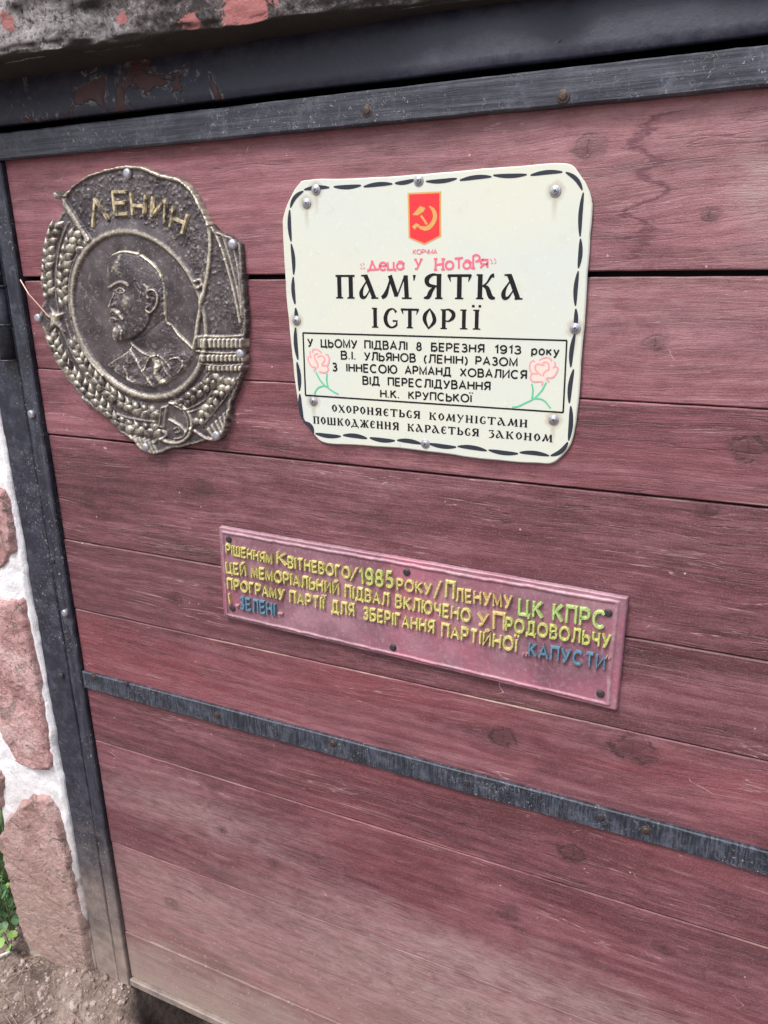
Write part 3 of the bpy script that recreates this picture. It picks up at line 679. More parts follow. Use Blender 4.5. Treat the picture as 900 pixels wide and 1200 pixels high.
cxs = sum(p[0] for p in op)/len(op); czs = sum(p[1] for p in op)/len(op)
def inset(p, d_): l = math.hypot(p[0]-cxs, p[1]-czs); k = 1-d_/l; return (cxs+(p[0]-cxs)*k, czs+(p[1]-czs)*k)
V = []
for (y, dd) in ((0.0, 0), (-SD+.001, 0), (-SD, .0014)): V += [(q[0], y, q[1]) for q in (inset(p, dd) for p in op)]
nS = len(op); F = []
for k in range(2): F += [(k*nS+j, (k+1)*nS+j, (k+1)*nS+(j+1)%nS, k*nS+(j+1)%nS) for j in range(nS)]
F.append(tuple(2*nS+j for j in range(nS)))
plate = obj('sign_panel', V, F, M['enamel'], sign)
PD = SD+.00025
def ink(name, c, rough=.45):
    s = SH(name); n = s.noise(s.pos, 300, 4, .7); return s.done(s.mix(s.mr(n, .35, .8, 0, .5), c, tuple(min(1, v*1.25+.004) for v in c)), rough, None, 0, .22)
M['ink'] = ink('black_print', (0.008, 0.008, 0.010), .6); M['ink2'] = ink('navy_black_print', (0.03, 0.035, 0.05))
M['red_ink'] = ink('pink_red_print', (0.72, 0.16, 0.23)); M['shield_red'] = ink('crest_red', (0.78, 0.045, 0.055)); M['gold_ink'] = ink('crest_gold', (0.62, 0.36, 0.12))
M['rose_ink'] = ink('rose_print', (0.70, 0.34, 0.36)); M['rose_fill'] = ink('rose_wash', (0.74, 0.60, 0.54)); M['green_ink'] = ink('stem_green_print', (0.12, 0.52, 0.30))
def finish(mb, name, mat, parent):
    o = mb.build(name, mat, parent); face_front(o.data); return o
def hd(u, v): return (380+u/3.6, 280+v/3.6)
H1 = [('П',50,130,250),('А',148,226,250.5),('М',240,366,251),('Я',418,502,252),('Т',520,618,252.5),('К',640,724,253),('А',746,834,254)]
mb = MB()
for ch, a, b, y in H1:
    # headline letters are set one by one to the widths they have on the sign
    f = {ch: (SLAV[ch][0], SLAV[ch][1])}; capx = 97/3.6 if a < 400 else 103/3.6
    A0 = np.array(P(*hd(a, y), PD)); B0 = np.array(P(*hd(b, y+1), PD)); T0 = np.array(P(hd(a, y)[0], hd(a, y)[1]-capx, PD))
    hz = np.linalg.norm(T0-A0); sx = np.linalg.norm(B0-A0)/SLAV[ch][0]
    for k, pts in enumerate(SLAV[ch][1]):
        V, F = ribbon([(p[0]*sx, p[1]*hz, p[2]*hz*1.22) for p in pts], 0); mb.add([(A0[0]+v[0], -PD-k*.000015, A0[1]+v[2]-v[0]*.004) for v in V], F)
px_ribbon(mb, [hd(380,152)+(4.2,), hd(378,176)+(1,)], 2, PD)
for ch, a, b, y in [('І',200,230,373),('С',248,312,374),('Т',324,398,375),('О',412,474,377),('Р',490,552,379),('І',570,606,380),('Ї',622,662,381)]:
    A0 = np.array(P(*hd(a, y), PD)); B0 = np.array(P(*hd(b, y), PD)); hz = np.linalg.norm(np.array(P(hd(a, y)[0], hd(a, y)[1]-82/3.6, PD))-A0); sx = np.linalg.norm(B0-A0)/SLAV[ch][0]
    for k, pts in enumerate(SLAV[ch][1]):
        V, F = ribbon([(p[0]*sx, p[1]*hz, p[2]*hz*1.22) for p in pts], 0); mb.add([(A0[0]+v[0], -PD-k*.000015, A0[1]+v[2]-v[0]*.008) for v in V], F)
finish(mb, 'headline_lettering', M['ink'], sign)
def row(ws, base, cap):
    """ws: (text, u0, u1) in the enlarged crop; base: v at two u's"""
    (ua, va), (ub, vb) = base; g = lambda u: va+(vb-va)*(u-ua)/(ub-ua)
    return [(t, c3(u0, g(u0)), c3(u1, g(u1)), (cap/2.368, cap/2.368)) for t, u0, u1 in ws]
mb = MB()
print_text(mb, row([('У',97,113),('ЦЬОМУ',134,232),('ПІДВАЛІ',255,371),('8',399,411),('БЕРЕЗНЯ',440,584),('1913',616,686),('року',718,792)], ((97,132),(793,157)), 21), SANS, PD, .215, .3)
print_text(mb, row([('В.І.',190,228),('УЛЬЯНОВ',254,394),('(ЛЕНІН)',420,538),('РАЗОМ',563,676)], ((189,167),(678,187)), 21), SANS, PD, .215, .3)
print_text(mb, row([('З',166,180),('ІННЕСОЮ',205,343),('АРМАНД',367,492),('ХОВАЛИСЯ',520,702)], ((166,200),(703,222)), 21), SANS, PD, .215, .3)
print_text(mb, row([('ВІД',250,294),('ПЕРЕСЛІДУВАННЯ',320,601)], ((249,237),(602,254)), 21), SANS, PD, .215, .3)
print_text(mb, row([('Н.К.',299,349),('КРУПСЬКОЇ',377,549)], ((297,273),(549,287)), 20), SANS, PD, .215, .3)
finish(mb, 'body_lettering', M['ink'], sign)
mb = MB()
print_text(mb, row([('ОХОРОНЯЄТЬСЯ',163,409),('КОМУНІСТАМИ',433,706)], ((163,313),(706,357)), 20), SLAV, PD, .17, .16)
print_text(mb, row([('ПОШКОДЖЕННЯ',112,350),('КАРАЄТЬСЯ',373,572),('ЗАКОНОМ',597,775)], ((112,346),(775,398)), 20), SLAV, PD, .17, .16)
finish(mb, 'warning_lettering', M['ink'], sign)
mb = MB()
print_text(mb, [('КОРЧМА', hd(375,64), hd(475,63), (19/3.6, 19/3.6))], SANS, PD, .17, .2)
SC = dict(SANS)
SC['Д'] = (.8, [[(0,-.12),(.0,.06),(.8,.10),(.8,-.02)], [(.1,.05),(.38,.95)], [(.30,.98),(.62,.05)]])
SC['У'] = (.8, [[(.1,.98),(.42,.45)], [(.78,1.0),(.4,.2),(.26,.02),(.05,.05)], [(-.02,.98),(.25,.98)], [(.6,1.0),(.92,1.0)]])
SC['Н'] = (.7, [[(.05,0),(.08,1)], [(.6,0),(.62,.95)], [(.06,.45),(.62,.52)], [(-.05,1),(.2,1)], [(-.06,0),(.18,0)], [(.48,0),(.74,0)], [(.5,.96),(.76,.96)]])
SC['р'] = (.5, [[(.1,.0),(.1,.9)], [(.1,.9)]+A(.3,.9,.26,.3,140,-100,8), [(-.02,0),(.24,0)]])
print_text(mb, [('Деца', hd(185,134), hd(334,127), (44/3.6, 44/3.6)), ('У', hd(380,128), hd(438,128), (42/3.6, 42/3.6)), ('Нотаря', hd(466,130), hd(688,121), (44/3.6, 48/3.6))], SC, PD, .20, .10)
for a, b in (((152,104),(158,116)), ((163,100),(168,112)), ((152,124),(160,126)), ((164,122),(172,124)), ((700,84),(708,96)), ((716,82),(724,92)), ((704,104),(712,102)), ((718,104),(726,98))):
    px_ribbon(mb, [hd(*a), hd(*b)], 1.0, PD, lift=.00002)
finish(mb, 'red_lettering', M['red_ink'], sign)
mb = MB()   # text frame
for a, b in ((c3(82,95),c3(816,116)), (c3(815,117),c3(805,315)), (c3(806,316),c3(89,268)), (c3(90,268),c3(83,95))): px_ribbon(mb, [a, b], 1.9, PD)
for i in range(0, 0): pass
finish(mb, 'text_frame', M['ink'], sign)
def dash(mb, a, b, wpx, bow, k):
    a = np.array(a); b = np.array(b); d_ = b-a; nrm = np.array([-d_[1], d_[0]])/max(np.linalg.norm(d_), 1e-6)
    q = [tuple(a+d_*t+nrm*bow*math.sin(math.pi*t)) + (max(wpx*math.sin(math.pi*min(max(t, .02), .98))**.45, .4),) for t in np.linspace(0, 1, 11)]
    px_ribbon(mb, q, 0, PD, lift=.00001*(k % 2))
DS = [(c2(86,100),c2(156,94),1.2),(c2(168,92),c2(244,88),-1.2),(c2(251,92),c2(331,84),1.2),(c2(338,82),c2(394,72),-1.2),(c2(424,77),c2(510,69),-1.4),(c2(518,74),c2(606,64),1.4),(c2(611,60),c2(704,58),-1.2),(c2(714,60),c2(803,51),1.5),
      (c2(812,52),c2(858,101),3.5),(c2(861,108),c2(852,230),-1.5),(c2(853,236),c2(847,318),1.2),(c2(847,326),c3(839,20),-1.4),(c3(840,28),c3(836,92),1.0),(c3(838,96),c3(826,190),-1.5),(c3(834,196),c3(822,290),-1.6),(c3(826,298),c3(820,394),1.4),
      (c3(818,398),c3(770,436),3.5),(c3(766,436),c3(684,427),-1.3),(c3(680,430),c3(598,420),1.2),(c3(593,422),c3(512,410),-1.2),(c3(508,412),c3(432,402),1.2),(c3(412,403),c3(344,393),-1.2),(c3(338,394),c3(268,386),1.2),(c3(261,388),c3(194,379),-1.2),(c3(188,382),c3(117,374),1.2),
      (c3(112,375),c3(84,342),-3.2),(c3(83,338),c3(74,264),1.2),(c3(73,256),c3(66,176),-1.2),(c3(69,170),c3(62,80),1.2),(c3(62,72),c2(62,428),-1),(c2(61,418),c2(56,342),1.2),(c2(57,336),c2(50,250),-1.2),(c2(50,244),c2(46,156),1.2),(c2(48,150),c2(84,104),3.2)]
mb = MB()
for k, (a, b, bow) in enumerate(DS): dash(mb, a, b, 5.3, -bow, k)
finish(mb, 'chain_border', M['ink2'], sign)
def ce(u, v): return (470+u/13.333, 215+v/13.333)
mb = MB(); px_poly(mb, [ce(100,148), ce(624,122), ce(625,826), ce(365,960), ce(116,852)], PD); finish(mb, 'crest_edge', M['gold_ink'], sign)
mb = MB(); px_poly(mb, [ce(126,172), ce(600,150), ce(601,814), ce(365,934), ce(140,840)], PD, .0001); finish(mb, 'crest_field', M['shield_red'], sign)
mb = MB()
px_poly(mb, [ce(178,492), ce(300,352), ce(380,385), ce(352,440), ce(260,498)], PD, .0002)
px_ribbon(mb, [ce(310,500), ce(345,548), ce(405,640)], 2.6, PD, lift=.00021)
px_ribbon(mb, [ce(440,355)+(1.2,), ce(500,410)+(4.2,), ce(532,500)+(5.4,), ce(515,585)+(5.6,), ce(455,670)+(5.4,), ce(380,705)+(5,), ce(285,680)+(3,)], 4, PD, n=4, lift=.00022)
px_ribbon(mb, [ce(285,665)+(3,), ce(240,650)+(4,), ce(195,700)+(5.5,)], 4, PD, lift=.00024)
finish(mb, 'crest_emblem', M['gold_ink'], sign)
def cl_(u, v): return (350+u/15.0, 390+v/15.0)
def cr_(u, v): return (600+u/12.857, 410+v/12.857)
RL = [[(205,320),(200,380),(215,450)], [(170,410),(165,470),(190,540),(240,600),(300,615),(265,680)], [(250,350),(250,300),(300,290),(360,315),(405,360)], [(345,370),(290,380),(280,450),(310,500),(335,560),(338,620)],
      [(330,425),(400,405),(450,440),(455,490),(420,540),(405,560)], [(470,385),(510,390),(535,450),(525,530),(500,590),(520,640),(490,690),(430,700),(360,680)], [(405,575),(500,577)]]
RR = [[(410,160),(470,125),(540,120),(590,145),(590,175)], [(345,180),(320,165),(285,190),(265,250),(275,310),(300,355)], [(455,200),(510,185),(550,215),(555,290)], [(495,235),(440,225),(385,215),(350,250),(360,310),(400,350),(440,390)],
      [(635,175),(650,210),(640,250),(615,280)], [(640,255),(685,265),(685,310),(650,380),(600,420),(520,425),(560,490)], [(390,360),(310,360),(280,400),(285,450),(330,480),(450,480),(452,540)], [(470,400),(475,360),(520,310),(560,300)]]
for nm, RS, f, fill in (('rose_print', RL, cl_, [(165,470),(200,330),(300,290),(420,350),(520,400),(540,500),(510,680),(400,700),(300,620),(200,570)]),
                        ('rose_print', RR, cr_, [(262,260),(300,180),(420,160),(540,120),(620,180),(690,270),(650,390),(540,430),(450,480),(320,480),(275,400)])):
    mb = MB(); px_poly(mb, [f(*p) for p in fill], PD, -.0001); finish(mb, 'rose_wash', M['rose_fill'], sign)
    mb = MB()
    for k, st in enumerate(RS): px_ribbon(mb, [f(*p) for p in st], 1.8, PD, n=4, lift=.00001*k)
    finish(mb, nm, M['rose_ink'], sign)
for ST_, f in (([[(305,690),(350,790),(420,890),(510,965),(600,1030),(700,1082)], [(500,720),(490,830),(515,950)], [(280,1090),(290,1040),(340,970),(430,935),(500,950)]], cl_),
               ([[(295,510),(315,600),(300,740)], [(515,490),(450,610),(330,735),(200,800),(100,850),(0,866)], [(330,735),(430,740),(500,780),(540,830),(580,880)]], cr_)):
    mb = MB()
    for k, st in enumerate(ST_): px_ribbon(mb, [f(*p) for p in st], 1.9, PD, n=4, lift=.00003+.00001*k)
    finish(mb, 'stem_print', M['green_ink'], sign)
for (px, py) in [c2(92,138), c2(118,100), c2(403,75), c2(783,104), c3(64,61), c3(838,83), c3(111,285), c3(778,337), c3(422,403)]:
    x, z = P(px, py, SD+.001); link('screw', SCREW_W, sign, (x, -SD, z), (0, random.uniform(0, 3), 0))

# ------------------------------------------------------------------ the pink raised-letter plate
PT = 0.0065
plq = empty('lettered_plaque', (P(495,790)[0], 0, P(495,790)[1]), 'long pink metal plaque with raised yellow letters, tilted below the cream sign', 'plaque')
cor = [np.array(P(*p, PT)) for p in ((256,617),(736,701),(723,833),(262,723))]
s = SH('pink_painted_metal'); n = s.noise(s.pos, 9, 5, .65); n2 = s.noise(s.pos, 150, 5, .75)
c = s.ramp(n, [(.38, (0.19,0.085,0.115)), (.5, (0.27,0.135,0.175)), (.62, (0.37,0.20,0.245))])
c = s.mix(s.mr(s.noise(s.sc(s.pos,(1,1,1),(3,1,2)), 5, 4, .6), .5, .62, 0, .65), c, (0.42,0.13,0.19))
c = s.mix(s.mr(n2, .52, .70, 0, .6), c, (0.46,0.32,0.36)); c = s.mix(s.mr(s.noise(s.pos, 330, 3, .7), .58, .70, 0, .5), c, (0.13,0.06,0.08))
wr = s.n('ShaderNodeAttribute', attribute_name='wear').outputs['Fac']
c = s.mix(s.mul(wr, s.mr(n2, .35, .65, .1, .75)), c, (0.50,0.37,0.40))
M['pink'] = s.done(c, s.mr(n2, .3, .7, .34, .52), s.bump(s.add(n2, n), .35, .0012), .1, .5)
def tray(SX, TZ):
    L = np.linalg.norm(cor[1]-cor[0]); Hh = np.linalg.norm(cor[3]-cor[0])
    dl, dr, dt, db = SX*L, (1-SX)*L, TZ*Hh, (1-TZ)*Hh
    w1 = fbm(SX*30, TZ*3, 77, 4)*.0022
    e = np.minimum(np.minimum(dl, dr*.62), np.minimum(dt*.95, db*1.15))+w1*sm(np.minimum(np.minimum(dl,dr),np.minimum(dt,db)), .0, .004)
    h = .0040*sm(e, -.0002, .0008) + .0020*(sm(e, .0045, .0060)-sm(e, .0075, .0095)*.95) + fbm(SX*20, TZ*6, 5)*.0009
    h = np.where(np.minimum(np.minimum(dl, dr), np.minimum(dt, db)) <= 1e-6, -.0062, h)
    return h, sm(e, .0040, .0060)*(1-sm(e, .0072, .0088))*(.5+fbm(SX*40, TZ*12, 55, 4)*2).clip(0, 1) + .5*(1-sm(e, 0, .0012))
nx, nz = 520, 150
sg, tg = np.meshgrid(np.r_[0, np.linspace(0, 1, nx-2), 1], np.r_[0, np.linspace(0, 1, nz-2), 1])
sg0 = sg.copy(); edge_w = (fbm(sg*40, tg*10, 91)*.004)
hh, at = tray(sg, tg)
hh[0,:] = hh[-1,:] = -.0062; hh[:,0] = hh[:,-1] = -.0062
B = ((1-sg)*(1-tg))[...,None]*cor[0] + (sg*(1-tg))[...,None]*cor[1] + (sg*tg)[...,None]*cor[2] + ((1-sg)*tg)[...,None]*cor[3]
wig = fbm(sg*26, tg*9, 92)*.0012*(np.minimum(np.minimum(sg, 1-sg)*14, np.minimum(tg, 1-tg)*3) < .12)
V = np.stack([B[...,0]+wig, -(np.maximum(hh, -.0062)+.0062-.004).clip(-.0), B[...,1]+wig], -1)
V[...,1] = -(hh+.0025).clip(0, None)
V[0,:,1] = V[-1,:,1] = 0; V[:,0,1] = V[:,-1,1] = 0
o = obj('plaque_tray', V.reshape(-1,3), [tuple(f)[::-1] for f in grid(nx, nz)], M['pink'], plq, True)
a_ = o.data.attributes.new('wear', 'FLOAT', 'POINT'); a_.data.foreach_set('value', at.ravel().astype(np.float32))
TD = .0090        # depth of the recessed field
def letter_paint(name, top, side):
    s = SH(name); n = s.noise(s.pos, 120, 4, .7)
    nz_ = s.sep(s.n('ShaderNodeNewGeometry').outputs['Normal'])[1]
    c = s.mix(s.mr(n, .3, .7), tuple(v*.8 for v in top), tuple(min(1, v*1.1) for v in top))
    c = s.mix(s.mr(s.noise(s.pos, 380, 4, .8), .50, .58, 0, .75), c, side)
    return s.done(c, .42, s.bump(n, .3, .001))
LP = {'y': letter_paint('yellow_letter_paint', (0.66,0.61,0.23), (0.20,0.16,0.06)), 'g': letter_paint('lime_letter_paint', (0.46,0.60,0.22), (0.15,0.24,0.08)),
      'o': letter_paint('ochre_letter_paint', (0.66,0.54,0.22), (0.30,0.20,0.09)), 'b': letter_paint('blue_letter_paint', (0.12,0.25,0.33), (0.05,0.08,0.14)),
      'l': letter_paint('pale_lime_letter_paint', (0.54,0.58,0.19), (0.22,0.24,0.07)), 'p': letter_paint('dusty_pink_letter_paint', (0.45,0.25,0.25), (0.3,0.12,0.15))}
def c4(u, v): return (250+u/5.294, 610+v/5.294)
def c5(u, v): return (400+u/5.0, 650+v/5.0)
def c6(u, v): return (570+u/5.294, 680+v/5.294)
WD = [('РІШЕННЯМ', c4(82,202), c4(362,269), (9.6,11), 'y'), ('К', c4(398,266), c4(450,278), (13.4,13.4), 'y'), ('ВІТНЕВОГО', c4(468,290), c4(845,360), (11,13), 'y'),
      ('/', c4(852,362), c4(888,370), (13,13), 'y'), ('1985', c5(112,166), c5(300,193), (16.4,17.5), 'l'), ('РОКУ', c5(330,203), c5(524,233), (11,12.5), 'y'), ('/', c5(545,240), c5(580,246), (16,16), 'o'),
      ('П', c5(612,248), c5(655,257), (18,18), 'y'), ('ЛЕНУМУ', c5(675,270), (599,712.5), (13.5,13.5), 'o'), ('ЦК', c6(202,210), c6(342,233), (17,18), 'g'), ('КПРС', c6(414,246), c6(730,300), (17.5,19.5), 'g'),
      ('ЦЕЙ', c4(85,322), c4(203,342), (11,12), 'y'), ('МЕМОРІАЛЬНИЙ', c4(240,350), c4(778,458), (10.5,13.5), 'y'), ('ПІДВАЛ', c5(25,246), c5(275,298), (12.5,13), 'y'),
      ('ВКЛЮЧЕНО', c5(320,306), c5(752,393), (12,14.5), 'y'), ('У', c5(800,410), c5(855,420), (13.5,13.5), 'o'), ('П', c6(45,298), c6(108,308), (18,18), 'o'), ('РОДОВОЛЬЧУ', c6(122,310), c6(762,418), (13,15.5), 'l'),
      ('ПРОГРАМУ', c4(92,421), c4(438,492), (10.5,12), 'y'), ('ПАРТІЇ', c4(478,503), c4(685,549), (11.5,12.5), 'y'), ('ДЛЯ', c4(738,566), c4(873,590), (12.5,12.5), 'y'),
      ('ЗБЕРІГАННЯ', c5(130,374), c5(540,459), (12.5,13.5), 'y'), ('ПАРТІЙНОЇ', c5(590,475), c6(182,440), (13.5,14.5), 'y'), ('„', c6(222,456), c6(250,460), (13,13), 'p'), ('КАПУСТИ', c6(265,465), c6(728,550), (13.5,15.5), 'b'), ('”', c6(738,552), c6(768,556), (14.5,14.5), 'p'),
      ('І', (269.8,707.5), (274,708), (11.5,11.5), 'o'), ('-', c4(138,540), c4(160,545), (10,10), 'p'), ('ЗЕЛЕНІ', c4(168,545), c4(382,590), (12.5,13.5), 'b'), ('-', c4(402,590), c4(430,596), (10,10), 'p')]
LET = {}
LH = .0042
for wi, (text, p0, p1, cap, kcol) in enumerate(WD):
    for ch, o2, ang, sx, hz, st in word(text, p0, p1, cap, SANS, TD, 0, .36):
        if len(text) == 1:
            wch = SANS[ch][0]; sx = np.linalg.norm(np.array(P(*p1, TD))-np.array(P(*p0, TD)))/wch if wch > 0.05 else hz
        key = (ch, wi, kcol)
        if key not in LET:
            mb = MB()
            for k, pts in enumerate(st):
                q = [(p[0]*sx, p[1]*hz) for p in pts]; cl = len(q) > 8 and math.hypot(q[0][0]-q[-1][0], q[0][1]-q[-1][1]) < 1e-6
                V, F = ribbon(q[:-1] if cl else q, 0.215*hz, LH+k*.00007, .55, closed=cl); mb.add(V, F)
            LET[key] = mesh('letter', mb.v, mb.f, LP[kcol])
        o = link('letter', LET[key], plq, (o2[0], -.0062, o2[1])); o.rotation_euler = (0, -ang, 0)
for (px, py) in [(268,632), (476.6,670.6), (712.6,718.3), (703.5,813), (460.4,758.6), (272.3,712.6)]:
    x, z = P(px, py, .007); link('screw', SCREW_D, plq, (x, -.0064, z), (0, random.uniform(0, 3), 0))

# ------------------------------------------------------------------ the bronze medallion
MD = 0.010        # working depth of the relief
s = SH('patinated_bronze')
wr = s.n('ShaderNodeAttribute', attribute_name='wear').outputs['Fac']
n = s.noise(s.pos, 30, 5, .7); n2 = s.noise(s.pos, 200, 5, .75)
c = s.mix(s.mr(n, .35, .65), (0.055,0.046,0.054), (0.145,0.125,0.130))
f = s.add(wr, s.mul(s.add(n2, -.5), .7))
c = s.mix(s.mr(f, .22, .75), c, (0.38,0.345,0.29)); c = s.mix(s.mr(f, .70, 1.1), c, (0.72,0.68,0.54))
c = s.mix(s.mr(s.noise(s.pos, 110, 5, .75), .58, .70, 0, .6), c, (0.45,0.43,0.42))
M['bronze'] = s.done(c, s.mr(n2, .3, .7, .36, .58), s.bump(n2, .4, .0008), .55, .5)
s = SH('rubbed_bronze'); n = s.noise(s.pos, 60, 5, .7); n2 = s.noise(s.pos, 260, 4, .7)
c = s.ramp(s.add(s.mul(n, .6), s.mul(n2, .4)), [(.40, (0.06,0.05,0.05)), (.50, (0.25,0.225,0.195)), (.62, (0.58,0.55,0.46))])
M['bronze_hi'] = s.done(c, s.mr(n, .3, .7, .32, .5), s.bump(n2, .4, .0006), .55)
s = SH('gilt_bronze'); n = s.noise(s.pos, 90, 5, .7)
c = s.ramp(n, [(.40, (0.10,0.085,0.075)), (.48, (0.42,0.35,0.23)), (.58, (0.76,0.66,0.43))]); M['gilt'] = s.done(c, .42, s.bump(n, .4, .0008), .5)
mx, mz = P(180, 530)
med = empty('bronze_medallion', (mx, 0, mz), 'large dark bronze medallion with a man in profile inside a wheat wreath', 'medallion')
def c1(u, v): return (30+u*.3, 180+v*.3)
OUT = [(385,42),(450,48),(520,75),(600,97),(640,130),(665,170),(690,220),(715,270),(745,300),(790,320),(835,350),(843,420),(845,500),(850,560),(858,650),(855,700),(850,760),(852,830),(835,880),(820,930),(795,985),(797,1010),(785,1060),(765,1110),(735,1130),(700,1128),(650,1140),(560,1160),(495,1183),(455,1170),(430,1140),(400,1115),(360,1095),(310,1040),(260,1005),(215,970),(205,950),(150,880),(110,820),(75,740),(55,690),(42,640),(48,600),(65,570),(58,500),(55,430),(65,370),(80,330),(105,270),(135,225),(140,190),(112,175),(108,155),(125,142),(145,160),(180,120),(240,80),(310,58)]
ex, ey = np.array([-.388,-.9216]), np.array([.9216,-.388])
def ell(u, v, grow=0):
    a = ((u-437.6)*ex[0]+(v-627.9)*ex[1])/(335+grow); b = ((u-437.6)*ey[0]+(v-627.9)*ey[1])/(246+grow); r = np.hypot(a, b); return r
BAN = [(145,165),(180,120),(240,80),(310,58),(385,42),(450,48),(520,75),(600,97),(640,130),(690,220),(715,280),(712,400),(692,540),(668,600),(600,500),(520,340),(390,300),(290,305),(240,335)]
def medal(GX, GZ):
    px, py = proj(GX, GZ, MD); u = (px-30)/.3; v = (py-180)/.3
    sd = polysd(u, v, OUT) + fbm(u/22, v/22, 3, 3)*10
    mm = .001
    r = ell(u, v); dr = (r-1)*285            # crop pixels outside the ring's centre line
    h = np.full(u.shape, 4.6)
    ban = polysd(u, v, BAN)
    ham = fbm(u/9, v/13, 11, 3)
    h = h + sm(ban, -4, 6)*1.6
    flag = polysd(u, v, [(722,290),(755,320),(800,480),(828,640),(835,700),(665,710),(672,640),(700,540),(715,430)])
    h = h + sm(flag, -4, 6)*1.4
    disc = (dr < 0)
    h = np.where(disc, 3.0, h)
    h = h + ham*4.2*np.where(disc | (ban > 0) | (flag > 0), 1, .5)
    wham = np.clip(ham*2.2+.05, 0, 1)
    # ring: broad sloping outside, steep inside
    ring = np.where(dr > 0, np.clip(1-(dr/24)**2, 0, 1), np.clip(1-(dr/13)**2, 0, 1))**.6
    upper = sm(v, 520, 380)*sm(u, 150, 300)
    wide = np.where((dr > 0), np.clip(1-(dr/(24+26*upper)), 0, 1), 0)*upper
    h = np.maximum(h, 3+6.6*ring*(1-.25*np.exp(-(dr/9)**2)*0)); h = np.maximum(h, 6+3.4*wide)
    wear = .75*ring*np.exp(-(dr/10)**2)
    wear = wear + wham*np.where(disc, .22, .42)*(1-ring)
    def ridge(pts, w_, a, n_=5, wr_=.6, top=None):
        nonlocal h, wear
        q = rnd_(segd(u, v, pts, n_), w_); h = h+a*q if top is None else np.maximum(h, top*q*(q > 0)+0); wear = np.maximum(wear, wr_*q**2)
    # banner hem and folds
    ridge([(150,160),(180,122),(240,84),(310,62),(385,50),(450,56),(520,84),(600,106),(636,136),(662,176),(688,226),(712,276)], 11, 3.2, 4, .85)
    ridge([(712,276),(716,340),(712,420),(700,500),(684,580),(668,660),(656,762)], 9, 3.4, 4, .85)
    ridge([(725,290),(760,370),(790,470),(815,570),(832,660)], 7, 2.4, 4, .8); ridge([(765,320),(795,420),(820,520),(840,630)], 6, 2.2, 4, .7); ridge([(800,345),(822,440),(836,560),(842,640)], 5, 2.0, 4, .7)
    ridge([(128,160),(160,215),(205,285),(242,338)], 12, 4.2, 4, .6); ridge([(120,156),(126,166)], 17, 5, 0, .7)
    ridge([(655,765),(662,730),(680,715),(760,716),(842,712)], 6, 2.4, 3, .7)
    for (va, vb, ua, ub) in ((722,762,668,846), (785,815,678,848), (828,852,700,842)):
        q = (v > va-2) & (v < vb+2) & (u > ua) & (u < ub); wv = (.5+.5*np.cos((u-ua)/17*2*math.pi))
        m_ = sm(v, va-4, va+6)*(1-sm(v, vb-6, vb+4))*sm(u, ua-4, ua+6); h = h+m_*(2.2+2.6*wv**.6); wear = np.maximum(wear, m_*(.25+.75*wv))
    ridge([(660,772),(760,780),(846,776)], 5, 3.2, 3, .6); ridge([(684,822),(760,828),(842,824)], 4, 2.4, 3, .5)
    ridge([(660,500),(676,494),(684,512),(670,526)], 8, 2.8, 3, .6)
    # star on the left
    st = [(76,585),(110,618),(150,622),(128,652),(158,712),(112,678),(82,700),(88,652),(56,625),(92,622)]
    q = sm(polysd(u, v, st), -2, 14); h = h+4.5*q; wear = np.maximum(wear, .7*q)
    # stems and ribbons under the grain
    for pts in ([(60,560),(58,480),(62,400),(84,320),(112,262)], [(124,620),(112,540),(116,430),(132,340),(160,270)], [(175,640),(168,560),(172,470),(196,390),(232,340)],
                [(150,650),(180,740),(215,800)], [(165,640),(200,730),(240,800),(300,870)], [(135,690),(165,760),(205,830)],
                [(75,720),(130,820),(200,905),(280,985),(380,1030),(500,1050)], [(190,800),(260,890),(340,960),(440,1000),(510,1010)], [(215,955),(300,1010),(380,1050),(430,1075)], [(205,972),(260,1008),(310,1042)],
                [(640,1010),(700,985),(755,920)], [(600,990),(660,920),(710,860)], [(690,1060),(770,960),(820,880)], [(560,970),(620,1000),(700,960),(722,930)]):
        ridge(pts, 5, 1.9, 5, .42)
    # ribbed ribbon ends
    for (a, b, c_, d_, nrib) in (((700,1085),(792,1000),(735,1128),(800,1050),6), ((395,1100),(500,1130),(440,1160),(520,1175),6)):
        a, b, c_, d_ = map(np.array, (a, b, c_, d_))
        for i in range(nrib):
            t = (i+.5)/nrib; p = a+(b-a)*t; q_ = c_+(d_-c_)*t; ridge([tuple(p), tuple(q_)], 7, 3.0, 0, .7)
    # crossed tools and their oval, bottom
    ridge([(560,975),(600,980),(635,1015),(646,1060),(632,1105),(595,1130),(550,1128),(525,1115)], 8, 4.0, 5, .75)
    ridge([(575,985),(605,1000),(625,1035),(628,1075),(610,1108),(575,1116)], 4, 2.4, 5, .6)
    hm = polysd(u, v, [(522,990),(552,982),(538,1078),(512,1070)]); h = h+3.6*sm(hm, -2, 6)-2.0*sm(hm, 6, 10); wear = np.maximum(wear, .7*sm(hm, -2, 3)*(1-sm(hm, 5, 9)))
    ridge([(555,1040),(600,1065),(625,1092)], 5, 3.2, 0, .7); ridge([(520,1120),(545,1100),(530,1085)], 7, 2.5, 3, .6); ridge([(572,1080),(590,1070),(596,1088),(580,1092)], 4, 2, 3, .5)
    ridge([(640,1075),(690,1110),(720,1118)], 6, 2.4, 3, .6); ridge([(500,1130),(520,1100)], 6, 2.4, 0, .6)
    # outer lip
    lip = np.exp(-((sd-9)/6)**2)*(ban < 0); h = h+1.7*lip*(.6+fbm(u/30, v/30, 8)); wear = np.maximum(wear, .5*lip)
    e = sm(sd, -6, 5); h = h*e - 9*(1-e)
    wear = wear + np.clip(fbm(u/5, v/5, 21, 3)+.02, 0, 1)*1.2
    return (h-10)*mm, wear
xa, za = P(10, 480, MD)[0], 0
